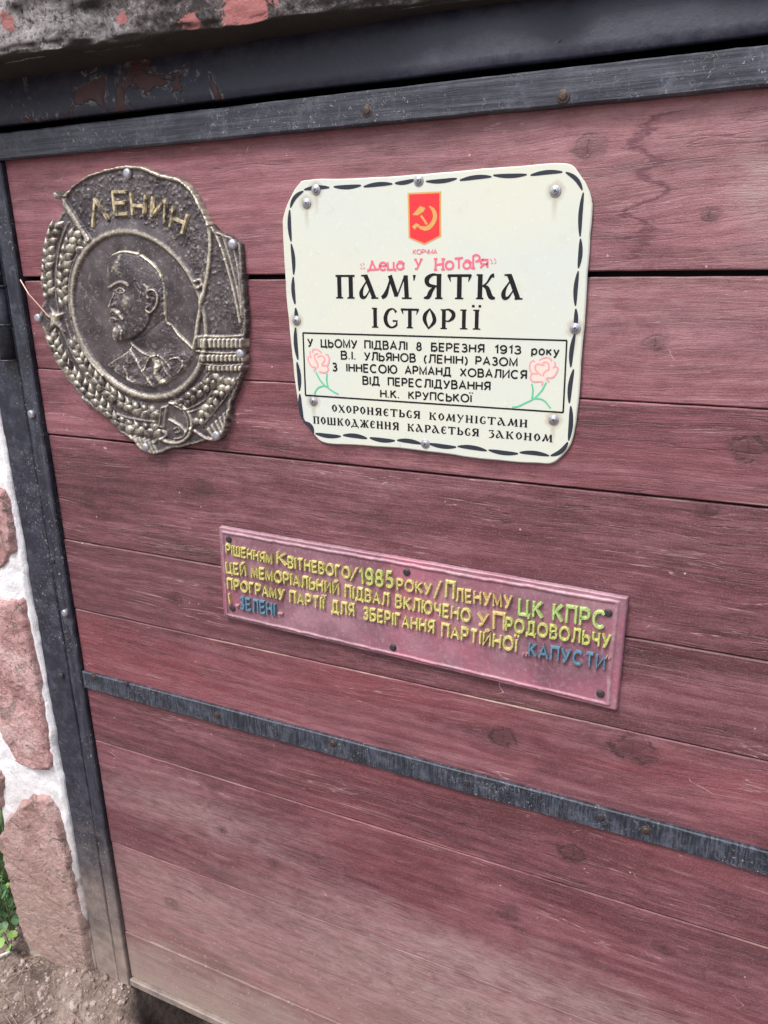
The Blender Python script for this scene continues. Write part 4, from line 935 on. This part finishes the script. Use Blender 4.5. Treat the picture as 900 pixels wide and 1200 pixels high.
xA, xB = P(38, 330, MD)[0]-.004, P(292, 380, MD)[0]+.004; zA, zB = P(180, 537, MD)[1]-.004, P(148, 190, MD)[1]+.006
hfield('relief_body', xA, xB, zA, zB, 400, 430, medal, M['bronze'], med, base=MD, cut=-.0125, origin=(mx, 0, mz))
# portrait as a casting of its own
def c7(u, v): return (80+u/5.0, 240+v/5.0)
HEAD = [(222,315),(245,282),(285,262),(330,256),(390,268),(430,284),(480,322),(520,358),(548,410),(562,470),(570,540),(572,600),(576,680),(606,700),(645,745),(700,795),(745,850),(735,900),(700,950),(640,1010),(570,1055),(500,1078),(420,1072),(340,1040),(260,990),(205,945),(240,915),(300,880),(350,838),(352,808),(300,820),(262,808),(246,780),(248,735),(262,708),(240,688),(226,668),(222,642),(234,620),(220,600),(232,560),(246,528),(222,500),(206,482),(222,462),(214,420),(210,380),(212,345)]
FACE = [p for p in HEAD[:13]]+[(572,650),(500,720),(440,770),(352,808)]+HEAD[27:]
def bust(GX, GZ):
    px, py = proj(GX, GZ, MD); u = (px-80)*5; v = (py-240)*5
    sd = polysd(u, v, HEAD); fd = polysd(u, v, FACE)
    h = 3.6+3.4*sm(sd, 0, 18)+ 5.6*(1-np.exp(-np.clip(fd, 0, None)/55))*sm(v, 860, 780)
    h = h + 2.2*np.exp(-(((u-450)/110)**2+((v-760)/70)**2))
    wear = .8*sm(sd, 20, 4)*(sd > 0)*sm(v, 600, 700)+.25*sm(sd, 14, 2)*(sd > 0)
    def rg(pts, w_, a, n_=5, wr_=.5):
        nonlocal h, wear
        q = rnd_(segd(u, v, pts, n_), w_*1.25)**1.3; h = h+a*q; wear = np.maximum(wear, wr_*q**2) if a > 0 else wear-.5*q
    def bl(x, y, w_, a, wr_=.3, k=1):
        nonlocal h, wear
        q = np.exp(-(((u-x)/w_)**2+((v-y)/(w_*k))**2)); h = h+a*q; wear = wear+(wr_*q if a > 0 else -.4*q)
    bl(292,500,34,-2.0); bl(235,500,14,-1.2)
    rg([(212,488),(235,486),(262,470),(300,454),(335,458),(356,472)], 9, 1.7, 5, .8)
    rg([(276,504),(296,489),(322,494),(334,508)], 4, 1.4, 5, .7); bl(298,506,11,1.6,.3); rg([(278,512),(300,520),(324,514)], 4, 1.0, 4, .5); bl(296,506,4,-1.2)
    rg([(254,528),(240,560),(232,592)], 11, 2.4, 5, .7); bl(262,588,12,1.9,.4); bl(240,598,10,1.2,.4); rg([(280,560),(290,590),(300,625)], 6, -1.1)
    bl(340,575,36,2.4,.55,1.3); bl(300,545,18,-1.0)
    rg([(230,632),(258,618),(296,634),(322,668)], 11, 2.0, 5, .75); rg([(232,655),(262,652),(292,668)], 5, -1.8); rg([(240,668),(262,664),(282,676)], 6, 1.6, 4, .6); rg([(244,690),(280,692)], 6, -1.2)
    bl(282,742,34,3.0,.55,1.3); rg([(262,720),(256,770),(280,800)], 6, 1.3, 4, .6); rg([(300,710),(318,750),(310,790)], 6, 1.2, 4, .6)
    rg([(320,640),(350,690),(352,750),(340,800)], 8, -.8); rg([(350,800),(400,775),(448,735),(478,690),(488,650)], 8, -2.4)
    rg([(474,545),(470,515),(490,498),(516,508),(527,540),(524,580),(508,612),(486,632),(466,618),(470,600)], 7, 2.8, 5, .75); rg([(492,535),(508,556),(500,590)], 7, -2.0); bl(480,575,10,-1.2)
    rg([(448,470),(470,492),(462,520)], 7, 1.3, 4, .4); rg([(395,450),(415,490),(440,510)], 8, -1.0); rg([(408,460),(430,500),(425,540)], 6, 1.0, 4, .4)
    rg([(230,310),(270,282),(330,272),(400,284)], 9, 1.2, 5, .9); rg([(425,296),(480,335),(525,385),(550,440)], 9, 1.6, 5, .95); rg([(556,460),(564,540),(566,620),(570,680)], 9, 1.8, 5, .95)
    bl(285,360,26,1.0,.5,2.2); bl(225,400,12,.6,.7,2.6); rg([(300,300),(290,360),(296,400)], 12, .7, 4, .5)
    beard = np.clip(fd, 0, 1)*((u < 470) & (v > 600))*sm(v, 600, 680); h = h+beard*fbm(u/9, v/20, 5, 2)*1.6
    hair = sm(segd(u, v, [(545,420),(560,520),(565,640)]), 40, 10); h = h+hair*fbm(u/6, v/20, 6, 2)*2.0; wear = wear+hair*.15
    # collar, coat, tie
    rg([(348,835),(400,910),(450,1000),(508,1082)], 8, 2.8, 5, .8); rg([(356,806),(390,838),(440,872),(492,888)], 7, 2.4, 5, .6); rg([(492,888),(530,882),(580,930),(600,960)], 6, 2.2, 5, .6)
    rg([(440,975),(458,925),(474,898)], 6, 2.0, 4, .6); rg([(502,905),(522,945),(512,990),(556,1050)], 17, 2.6, 5, .75); rg([(325,950),(345,990),(348,1020),(376,1040),(382,1072)], 7, 2.2, 3, .65); rg([(338,870),(350,930)], 6, 1.4, 3, .4)
    rg([(588,690),(612,712),(650,770),(700,815),(742,856)], 11, 2.6, 5, .8); rg([(595,905),(640,898),(668,940),(640,985)], 6, 1.8, 3, .6); rg([(205,943),(260,905),(310,875),(352,836)], 7, 1.6, 5, .6)
    rg([(530,880),(560,960),(600,1020)], 6, 1.5, 4, .5); rg([(588,686),(600,668),(592,700)], 9, 2.0, 3, .7)
    body = sm(v, 840, 900)
    h = h + 1.6*body + body*fbm(u/30, v/34, 15, 4)*4.6 + fbm(u/9, v/9, 16, 3)*.6
    h = h-.55*rnd_(segd(u, v, [(360,480),(380,540),(372,640)], 5), 20)
    e = sm(sd, -4, 10); h = h*e - 8*(1-e)*1
    wear = wear + np.clip(fbm(u/16, v/16, 25, 4)+.05*body, 0, 1)*1.6
    return (h-10)*.001, wear
bA, bB = P(118, 400, MD)[0], P(232, 400, MD)[0]; zC, zD = P(170, 460, MD)[1], P(150, 288, MD)[1]
hfield('portrait', bA, bB, zC, zD, 330, 420, bust, M['bronze'], med, base=MD, cut=-.0115, origin=((bA+bB)/2, -.003, zC))
# the five letters of the name
LN = [[[(256,286),(262,230),(266,178)],[(262,176),(290,215),(320,262)]],
      [[(336,150),(340,195),(346,240)],[(334,150),(392,150)],[(342,194),(388,190)],[(344,240),(394,234)]],
      [[(406,152),(414,240)],[(464,162),(456,245)],[(410,202),(460,206)]],
      [[(492,168),(486,246)],[(488,244),(538,182)],[(542,180),(538,268)]],
      [[(572,206),(560,286)],[(628,238),(606,312)],[(566,250),(618,272)]]]
for st in LN:
    mb = MB(); cx_ = np.mean([p[0] for q in st for p in q]); o2 = P(*c1(cx_, 210), MD)
    for k, q in enumerate(st):
        g = [P(*c1(*p), MD) for p in q]; V, F = ribbon([(p[0], p[1]) for p in g], .0060, .0040+k*.0002, .5); mb.add([(v[0], v[1]-.0052, v[2]) for v in V], F)
    mb.build('letter', M['gilt'], med)
# grains of wheat
gv, gf = [], []
nl, na = 7, 6
for i in range(nl+1):
    t = i/nl; r_ = max(math.sin(math.pi*min(t, 1)**.72), .02)**1.25
    for j in range(na+1):
        a = math.pi*j/na; gv.append((math.cos(a)*.265*r_, -math.sin(a)*.38*r_-.02, t-.5))
for i in range(nl):
    for j in range(na): p = i*(na+1)+j; gf.append((p, p+1, p+na+2, p+na+1))
GR = mesh('wheat_grain', gv, gf, M['bronze_hi'], True)
EARS = [([(116,268),(92,330),(80,400),(76,470),(84,560)], 62, 40, -1), ([(196,300),(164,350),(146,420),(140,500),(142,590)], 62, 40, -1), ([(228,338),(196,370)], 40, 34, -1),
        ([(92,706),(124,780),(170,850),(226,915),(286,975),(330,1020)], 58, 34, 1), ([(176,720),(206,790),(250,860),(310,925),(380,975),(450,1005),(500,1012)], 58, 36, 1), ([(330,1030),(390,1062),(450,1076),(505,1082)], 52, 34, 1),
        ([(600,985),(650,945),(705,905),(750,880)], 58, 34, 1), ([(664,1062),(700,1010),(745,950),(800,890)], 60, 36, 1)]
pitch = 34
for pts, L_, wd, sgn in EARS:
    q = [np.array(p) for p in cr(pts, 12)]; acc = 0; last = 0
    cum = [0]
    for a, b in zip(q[:-1], q[1:]): cum.append(cum[-1]+np.linalg.norm(b-a))
    m_ = 0; s0 = 8
    while s0 < cum[-1]:
        i = min(np.searchsorted(cum, s0), len(q)-1); i = max(i, 1); t = (q[i]-q[i-1])/np.linalg.norm(q[i]-q[i-1]); nrm = np.array([-t[1], t[0]])
        for sd_ in (-1, 1):
            jit = random.uniform(-.28, .28)
            c0 = q[i]+nrm*sd_*13+t*(8 if sd_ > 0 else -4)
            dirv = t*(-sgn if sgn < 0 else 1)*(1 if sgn > 0 else -1)*(-1) if False else (-t if sgn < 0 else -t)
            dv = dirv*math.cos(.55+jit)+nrm*sd_*math.sin(.55+jit)
            a = np.array(P(*c1(*(c0-dv*24)), MD)); b = np.array(P(*c1(*(c0+dv*24)), MD)); ctr = (a+b)/2; d2 = b-a; ln = np.linalg.norm(d2)*random.uniform(.95, 1.15)
            o = link('wheat_grain', GR, med, (ctr[0], -.0056+random.uniform(-.0008,.0008), ctr[1]), (random.uniform(-.1, .1), math.atan2(d2[0], d2[1]), 0))
            o.scale = (ln*random.uniform(.95, 1.15), .0145, ln)
        s0 += pitch*random.uniform(.92, 1.06)
for (u, v) in [(397,78),(808,355),(48,643),(838,783),(745,1102),(468,1148)]:
    x, z = P(*c1(u, v), .009); link('bolt', SCREW_B, med, (x, -.0065, z))
# wire twisted between the hinge and the medallion
V, F = tube([(P(24,328,.01)[0], -.010, P(24,328,.01)[1]), (P(34,345,.013)[0], -.013, P(34,345,.013)[1]), (P(44,356,.012)[0], -.012, P(44,356,.012)[1]), (P(58,372,.011)[0], -.011, P(58,372,.011)[1])], .0011, 6)
tag(obj('wire', V, F, simple('coppery_wire', (.42,.26,.22), .4, .5), None), 'short thin coppery wire running from the door edge to the medallion\'s left side', 'wire')

# ------------------------------------------------------------------ the painted stone wall on the left
s = SH('whitewashed_mortar'); n = s.noise(s.pos, 22, 6, .72); n2 = s.noise(s.pos, 120, 5, .75)
c = s.ramp(s.add(s.mul(n, .5), s.mul(s.noise(s.pos, 240, 5, .8), .5)), [(.34, (.36,.34,.33)), (.42, (.80,.795,.81)), (.54, (.90,.90,.93))])
du = dust_amount(s, .12, .50); c = s.mix(s.mul(s.math('POWER', du, 1.1), s.mr(n, .3, .6, .75, 1)), c, (.38,.30,.26))
M['mortar'] = s.done(c, .85, s.bump(s.add(n, s.mul(s.noise(s.pos, 260, 5, .8), 1.0)), .7, .0045))
s = SH('pink_painted_stone'); n = s.noise(s.pos, 14, 6, .7, .5); n2 = s.noise(s.pos, 90, 5, .75)
c = s.ramp(n, [(.38, (.40,.21,.20)), (.5, (.58,.34,.33)), (.62, (.68,.47,.455))])
fl = s.noise(s.sc(s.pos, (1,1,1), (5,5,5)), 24, 5, .65, 1.0)
c = s.mix(s.mr(fl, .60, .625, 0, .8), c, (.34,.25,.22)); c = s.mix(s.mul(s.mr(s.math('ABSOLUTE', s.add(fl, -.60)), .012, .0), .6), c, (.16,.09,.08))
c = s.mix(s.mr(n2, .54, .68, 0, .6), c, (.60,.46,.43)); c = s.mix(s.mr(s.noise(s.pos, 160, 5, .8), .44, .34, 0, .7), c, (.14,.085,.075))
c = s.mix(s.mul(s.hair(s.sc(s.pos, (22, 10, 14)), 1.0, .008, 4, .7), .7), c, (.16,.09,.085))
du = dust_amount(s, .12, .62); c = s.mix(s.mul(s.math('POWER', du, 1.2), s.mr(n2, .3, .6, .7, .95)), c, (.38,.27,.23))
M['stone'] = s.done(c, s.mr(n2, .3, .7, .6, .85), s.bump(s.add(s.mul(s.mr(fl, .595, .615), -.8), s.add(s.mul(n2, 1.0), s.mul(n, .6))), 1.0, .009))
wall = empty('stone_wall', (X(-1.46), 0, 0), 'whitewashed wall pier with pink painted stones left of the black jamb', 'wall')
WX0, WX1 = X(-1.600), X(-1.3195)
def wallsurf(GX, GZ):
    h = .008+fbm(GX*9, GZ*9, 41, 5)*.012+fbm(GX*40, GZ*40, 43, 4)*.006
    rx = WX1 + .004 + fbm(GZ*16, GZ*0, 46, 5)*.012
    h = h*sm(GX, rx+.002, rx-.012)+.0046*sm(GX, rx-.015, rx-.004) - .02*sm(GX, rx-.001, rx+.002)
    lx = WX0 + fbm(GZ*5, GZ*0, 44, 4)*.03
    h = h - .05*sm(GX, lx+.03, lx) ; h = np.where(GX < WX0+.0005, -.35, h)
    return h
hfield('mortar_face', WX0-.004, WX1+.012, -.02, Z(.33), 160, 620, wallsurf, M['mortar'], wall, origin=(WX0, 0, 0))
mb = MB(); mb.box(WX0+.02, WX1-.0008, .045, .40, -.1, Z(.33)); mb.build('wall_core', M['mortar'], wall)
def stone(pts_px, seed, thick=.009):
    poly = [P(*p, .012) for p in pts_px]; xs = [p[0] for p in poly]; zs_ = [p[1] for p in poly]
    def fn(GX, GZ):
        d_ = polysd(GX, GZ, [tuple(p) for p in cr(poly, 2, True)]) + fbm(GX*34, GZ*34, seed, 5)*.020
        layer = np.floor((fbm(GX*7+GZ*4, GZ*10, seed+3, 4)+.5)*7)/7*.014       # flaking in plates
        h = .005+thick*sm(d_, 0, .012)+fbm(GX*10, GZ*10, seed+1, 4)*.012+layer*.9*sm(d_, 0, .012)+fbm(GX*60, GZ*60, seed+2, 3)*.003
        e = sm(d_, -.006, .004); g = sm(GX, WX1+.004, WX1-.012+fbm(GZ*20, GZ*0, seed+7, 4)*.01)
        h = h*g+.0035*(1-g)-.02*sm(GX, WX1+.001, WX1+.003)
        return h*e - .03*(1-e)
    a, b, c_, d2 = min(xs)-.012, max(xs)+.012, min(zs_)-.012, max(zs_)+.012
    b = min(b, WX1+.004)
    return hfield('stone', a, b, c_, d2, max(int((b-a)/.0024), 12), max(int((d2-c_)/.0024), 12), fn, M['stone'], wall, cut=-.02)
stone([(-30,575),(6,574),(20,600),(22,632),(10,664),(-30,672)], 101)
stone([(-34,712),(8,700),(30,697),(44,712),(56,800),(68,880),(64,900),(40,904),(12,880),(-4,840),(-30,820)], 102)
stone([(-26,900),(0,904),(6,925),(0,952),(-24,950)], 103)
stone([(30,938),(48,930),(64,940),(84,1000),(98,1060),(112,1110),(124,1160),(96,1175),(70,1130),(44,1110),(28,1092),(14,1040),(0,985),(8,955)], 104, .010)
for k, (xa_, za_, xb_, zb_) in enumerate([(-1.57,-.02,-1.36,.20), (-1.56,-.26,-1.37,-.06), (-1.58,.23,-1.35,.31), (-1.54,-.55,-1.38,-.34)]):   # the wall goes on above the frame's edge
    cx_, cz_ = (xa_+xb_)/2, (za_+zb_)/2
    pts = [(X(cx_+(xb_-xa_)/2*math.cos(a)*random.uniform(.85,1)), Z(cz_+(zb_-za_)/2*math.sin(a)*random.uniform(.85,1))) for a in np.linspace(0, 2*math.pi, 9)[:-1]]
    stone([proj(np.array(p[0]), np.array(p[1]), .015) for p in pts], 110+k)
mb = MB(); mb.box(XR+.03, XR+.45, 0.0, .4, -.1, Z(.33)); tag(mb.build('wall_pier', M['mortar']), 'whitewashed wall pier closing the far right side of the red door', 'wall')

# ------------------------------------------------------------------ the rough slab overhead
s = SH('lichened_concrete'); n = s.noise(s.pos, 16, 6, .72, .5); n2 = s.noise(s.pos, 130, 6, .8)
c = s.ramp(s.add(s.mul(n, .45), s.mul(n2, .55)), [(.40, (.018,.015,.015)), (.48, (.085,.07,.07)), (.56, (.27,.235,.24)), (.64, (.72,.70,.72))])
x_, y_, z_ = s.sep(s.pos)
pk = s.noise(s.sc(s.pos, (1,1,1), (2.3,0,1)), 19, 4, .6)
c = s.mix(s.mr(pk, .655, .675, 0, .8), c, (.50,.18,.18))
left = s.mr(x_, X(-.80), X(-1.04), 0, 1.0)
c = s.mix(s.mul(left, s.mr(n2, .38, .52)), c, (.70,.66,.66))
for (px, py, rr) in ((272,-2,.032),(210,20,.011),(131,16,.006),(8,24,.010)):
    cx_, cz_ = P(px, py, .070)
    dd = s.vm('LENGTH', s.comb(s.add(x_, -cx_), 0, s.add(z_, -cz_))); dd = s.add(dd, s.mul(s.add(s.noise(s.pos, 55, 6, .75, .6), -.5), rr*3.2))
    c = s.mix(s.mul(s.mr(dd, rr*1.05, rr*.9), .92), c, (.72,.27,.26))
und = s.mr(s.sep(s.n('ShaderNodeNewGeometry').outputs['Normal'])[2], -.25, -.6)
under_shade = s.mix(s.noise(s.pos, 20, 5, .7), (.035,.032,.026), (.085,.075,.062))
c = s.mix(und, c, under_shade)  # faces turned down get darker colour: shade of the underside painted in
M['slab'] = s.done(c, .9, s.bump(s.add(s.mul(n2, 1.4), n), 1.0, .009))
slab = empty('overhead_slab', (X(-.6), 0, Z(.317)), 'rough lichen-stained concrete slab jutting out above the black lintel', 'slab')
nxs = 420; xs = np.linspace(X(-1.75), X(1.7), nxs)
# the front edge stands out 0.105 m at the left and draws back to the right
front = np.interp(xs, [X(-1.75), X(-1.15), X(-.8), X(-.46), X(-.3), X(1.7)], [.088, .080, .060, .032, .018, .016])
rows = [(0.10, .3185, 0), (0.004, .3175, 0), (-.35, .3165, 1), (-.7, .3175, 1), (-.93, .3215, 1), (-1.0, .332, 1), (-1.02, .352, 1), (-1.0, .375, 1), (-1.02, .40, 1), (-1.0, .43, 1), (-1.03, .46, 1), (-1.0, .50, 1), (-.96, .54, 1), (-.9, .58, 1), (-.5, .60, 1), (.1, .60, 0)]
dense = []
for (a, b) in zip(rows[:-1], rows[1:]):
    k = 5
    for t in range(k): dense.append((a[0]+(b[0]-a[0])*t/k if a[2] == b[2] or True else a[0], a[1]+(b[1]-a[1])*t/k, a[2] if t < k-1 or True else b[2], a, b, t/k))
V = []
for r_i, (f_, z0_, fl_, a, b, t) in enumerate(dense):
    def yy(rw): return np.full(nxs, rw[0]) if not rw[2] else rw[0]*front
    y = yy(a)*(1-t)+yy(b)*t
    w_ = 1.0 if .319 < z0_ < .59 else .35
    y = y + (fbm(xs*11, np.full(nxs, z0_*22), 71, 5)*.030+fbm(xs*55, np.full(nxs, z0_*80), 72, 4)*.010)*w_*(y < 0)
    z = Z(z0_)+fbm(xs*14, y*30, 73, 4)*.006+fbm(xs*4, y*6, 74, 3)*.004
    V.append(np.stack([xs, y, z], 1))
nr_ = len(dense); F = [tuple(f) for f in grid(nxs, nr_)]
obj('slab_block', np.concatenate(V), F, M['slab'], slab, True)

mb = MB()   # the dark cellar behind the door
a, b, y0_, y1_, zt = X(-1.318)+.004, XR+.03, .062, 1.3, Z(.40)
mb.add([(a,y0_,-.3),(a,y1_,-.3),(a,y1_,zt),(a,y0_,zt),(b,y0_,-.3),(b,y1_,-.3),(b,y1_,zt),(b,y0_,zt)], [(0,1,2,3),(1,5,6,2),(5,4,7,6),(3,2,6,7),(0,4,5,1)])
tag(mb.build('cellar_interior', simple('dark_cellar_masonry', (.06,.05,.045), .9)), kind='structure')
# ------------------------------------------------------------------ ground
def G(px, py, zg=0.0):
    """where a line of sight meets a level zg above the ground"""
    r_ = np.array([(px-450)/FPX, (py-600)/FPX, 1.0]); d_ = R.T @ r_; t_ = (CAM_Z-zg)/d_[1]
    return float(d_[0]*t_), float(d_[2]*t_-CAM_D)
s = SH('trodden_soil'); n = s.noise(s.pos, 7, 6, .7); n2 = s.noise(s.pos, 70, 6, .75); n3 = s.noise(s.pos, 260, 3, .7)
c = s.ramp(s.add(s.mul(n, .5), s.mul(n2, .5)), [(.38, (.085,.058,.046)), (.5, (.21,.155,.13)), (.60, (.34,.265,.23))])
c = s.mix(s.mr(n3, .60, .70, 0, .6), c, (.52,.45,.42)); c = s.mix(s.mr(n3, .38, .30, 0, .6), c, (.08,.055,.045))
M['soil'] = s.done(c, .95, s.bump(s.add(n2, s.mul(n3, .4)), 1.0, .006))
def gheight(GX, GY):
    h = fbm(GX*3, GY*3, 81, 4)*.03+fbm(GX*17, GY*17, 82, 4)*.022+fbm(GX*60, GY*60, 83, 3)*.006
    h = h+.045*np.exp(-((GX-X(-1.33))/.12)**2-((GY+.02)/.07)**2)           # soil heaped against the foot of the jamb
    pit = sm(GY, -.055, .02)*sm(GX, X(-1.21), X(-1.10)); h = h-.16*pit        # hollow under the door
    return h-.004
def ground(name, xa, xb, ya, yb, nx, ny, fn, mat, zoff=0):
    x = np.linspace(xa, xb, nx); y = np.linspace(ya, yb, ny); GX, GY = np.meshgrid(x, y); GZ = fn(GX, GY)+zoff
    return obj(name, np.stack([GX.ravel(), GY.ravel(), GZ.ravel()], 1), [tuple(f) for f in grid(nx, ny)], mat, None, True, origin=(0,0,0))
# one sheet: fine near the door, stretching out to the horizon
def spread(a, b, lo, hi, n0, n1): return np.unique(np.r_[-(np.geomspace(1, 60, n1)-1)+lo if a < lo else [], np.linspace(lo, hi, n0), (np.geomspace(1, 60, n1)-1)+hi])
xs = spread(-60, 60, -1.6, .3, 420, 26); ys = spread(-60, 60, -.8, .6, 300, 26)
GX, GY = np.meshgrid(xs, ys); near = np.exp(-np.clip(np.hypot(np.clip(np.abs(GX+.65)-.95, 0, None), np.clip(np.abs(GY+.1)-.7, 0, None)), 0, 9)*.7)
GZ = gheight(GX, GY)*near - .004
tag(obj('ground', np.stack([GX.ravel(), GY.ravel(), GZ.ravel()], 1), [tuple(f) for f in grid(len(xs), len(ys))], M['soil'], None, True, origin=(0,0,0)), kind='structure')
def gz(x, y): return float(gheight(np.array([x]), np.array([y]))[0]) - .004
# pebbles, crumbs and straw: nobody could count them
def blob(mb, x, y, z, r, sd):
    rr = random.Random(sd); V = []
    for th, ph in [(0,90),(0,35),(60,30),(120,38),(180,28),(240,36),(300,32),(0,-20),(60,-25),(120,-15),(180,-22),(240,-20),(300,-18)]:
        k = r*rr.uniform(.65, 1.2); V.append((x+k*math.cos(math.radians(th))*math.cos(math.radians(ph)), y+k*math.sin(math.radians(th))*math.cos(math.radians(ph)), z+k*.7*math.sin(math.radians(ph))))
    F = [(0,1+j,1+(j+1)%6) for j in range(6)]+[(1+j,7+j,7+(j+1)%6,1+(j+1)%6) for j in range(6)]; mb.add(V, F)
s = SH('grit_stone'); n = s.noise(s.pos, 50, 3, .6); M['grit'] = s.done(s.ramp(n, [(.35,(.20,.14,.12)),(.5,(.30,.23,.20)),(.65,(.42,.36,.33))]), .85, s.bump(s.noise(s.pos, 300), .4, .001))
mb = MB()
for k in range(3000):
    x = random.uniform(-1.5, -.75); y = random.uniform(-.45, .05); 
    if x > X(-1.2) and y > -.05: continue
    blob(mb, x, y, gz(x, y)+.0005, random.choice([.0018,.0025,.003,.004,.0065]) if k > 26 else random.uniform(.007, .013), k)
tag(mb.build('gravel', M['grit'], None), kind='stuff', label=None)
s = SH('dry_straw'); n = s.noise(s.pos, 40, 3, .6); M['straw'] = s.done(s.mix(n, (.20,.13,.085), (.46,.36,.27)), .8)
mb = MB()
for k in range(260):
    x = random.uniform(-1.45, -.95); y = random.uniform(-.42, -.01); a = random.uniform(0, 6.28); L = random.uniform(.012, .055); z = gz(x, y)+.004
    x2, y2 = x+math.cos(a)*L, y+math.sin(a)*L; V, F = tube([(x, y, z), ((x+x2)/2+random.uniform(-.004,.004), (y+y2)/2, (z+gz(x2, y2)+.004)/2+random.uniform(0,.006)), (x2, y2, gz(x2, y2)+.005)], .0006, 4); mb.add(V, F)
tag(mb.build('straw', M['straw'], None), kind='stuff')

# ------------------------------------------------------------------ plants beyond the end of the wall
def leafmat(name, a, b):
    s = SH(name); n = s.noise(s.pos, 60, 4, .6); rd = s.n('ShaderNodeObjectInfo').outputs['Random']
    c = s.mix(s.add(s.mul(n, .5), s.mul(rd, .5)), a, b); s.b.inputs['Subsurface Weight'].default_value = 0.0
    return s.done(c, .5, s.bump(n, .3, .001))
M['leaf'] = leafmat('round_green_leaf', (.045,.12,.05), (.11,.24,.09)); M['leaf_y'] = leafmat('young_yellow_green_leaf', (.14,.26,.06), (.24,.38,.09)); M['stalk'] = simple('leaf_stalk', (.10,.16,.06), .6)
def leaf_mesh(mat, seed):
    rr = random.Random(seed); V = [(0, 0, 0)]; n_ = 16
    for ring in (.5, 1.0):
        for j in range(n_):
            a = 2*math.pi*j/n_; r_ = ring*(1+.07*math.cos(a*8)*(ring == 1))*(1-.28*math.exp(-((a-math.pi*1.5)/.35)**2)*(ring == 1))
            V.append((r_*math.cos(a), r_*math.sin(a), .16*ring**2+.03*math.sin(a*4)))
    F = [(0, 1+j, 1+(j+1)%n_) for j in range(n_)]+[(1+j, 1+n_+j, 1+n_+(j+1)%n_, 1+(j+1)%n_) for j in range(n_)]
    return mesh('leaf', V, F, mat, True)
LM = [leaf_mesh(M['leaf'], 1), leaf_mesh(M['leaf_y'], 2)]
def plant(x, y, leaves, label, scale=1.0, mi=0):
    z0 = gz(x, y); t = empty('leafy_plant', (x, y, z0), label, 'plant', 'plants growing at the end of the wall')
    for k, (dx, dy, dz, r_) in enumerate(leaves):
        p = (x+dx, y+dy, z0+dz); V, F = tube([(x, y, z0), (x+dx*.5, y+dy*.4, z0+dz*.7), p], .0011, 5); obj('stalk', V, F, M['stalk'], t)
        o = link('leaf', LM[mi if random.random() > .12 else 1], t, p, (random.uniform(.2, .9), random.uniform(-.4, .4), random.uniform(0, 6.28))); o.scale = (r_, r_, r_)
def rl(n_, sp, h0, h1, r0=.011, r1=.018):
    return [(random.uniform(-sp, sp), random.uniform(-sp, sp), random.uniform(h0, h1), random.uniform(r0, r1)) for _ in range(n_)]
x, y = G(12, 1108, .01); plant(x, y, [(.004,-.02,.045,.010),(-.014,-.01,.038,.009),(.014,.0,.050,.010),(-.004,-.006,.058,.009),(.02,-.016,.034,.008)], 'lowest bright yellow-green leafy sprig at the bottom corner of the wall', mi=1)
x, y = G(14, 1092, .01); plant(x, y, [(.0,-.01,.075,.011),(.022,.0,.060,.010),(-.016,-.01,.088,.011),(-.024,0,.06,.011),(.014,.01,.10,.010),(.03,.004,.085,.009),(-.006,.006,.115,.010),(.006,-.018,.055,.009)], 'round-leaved green plant just above the yellow-green sprig beside the wall end')
LB = ['dark green plant clump furthest up the end of the wall', 'dark green plant clump half hidden behind the wall end', 'low dark green clump at the left border of the photo']
for (px, py, n_, h1, lb) in ((8, 1075, 16, .22, LB[1]), (0, 1060, 24, .36, LB[0]), (-8, 1095, 14, .18, LB[2])):
    x, y = G(px, py, .0); plant(x, y+.03, rl(n_*3, .055, .03, h1, .006, .011), lb)
mb = MB()   # the tangle of ground cover behind them
for k in range(1500):
    x = random.uniform(-2.2, -1.25); y = random.uniform(.06, 1.1); z = gz(x, y)*0+random.uniform(0, .10+.35*min(1, y)); a = random.uniform(0, 6.28); r_ = random.uniform(.01, .022)
    ux = (math.cos(a), math.sin(a), random.uniform(-.3,.5)); vx = (-math.sin(a), math.cos(a)*.6, random.uniform(.3,.9))
    mb.add([(x-ux[0]*r_, y-ux[1]*r_, z-ux[2]*r_), (x-vx[0]*r_*.6, y-vx[1]*r_*.6, z-vx[2]*r_*.6), (x+ux[0]*r_, y+ux[1]*r_, z+ux[2]*r_), (x+vx[0]*r_*.8, y+vx[1]*r_*.8, z+vx[2]*r_*.8)], [(0,1,2,3)])
tag(mb.build('ground_cover', M['leaf'], None, origin=(0,0,0)), kind='stuff')
x, z = -1.275, .02
tw = [G(q[0], q[1], .012) for q in ((-14,1122),(0,1116),(11,1112))]
V, F = tube([(q[0], q[1], gz(*q)+.010) for q in tw], .0024, 6)
tag(obj('twig', V, F, simple('bleached_twig', (.72,.68,.64), .7), None), 'pale bleached twig lying on the soil by the left border of the photo', 'twig')
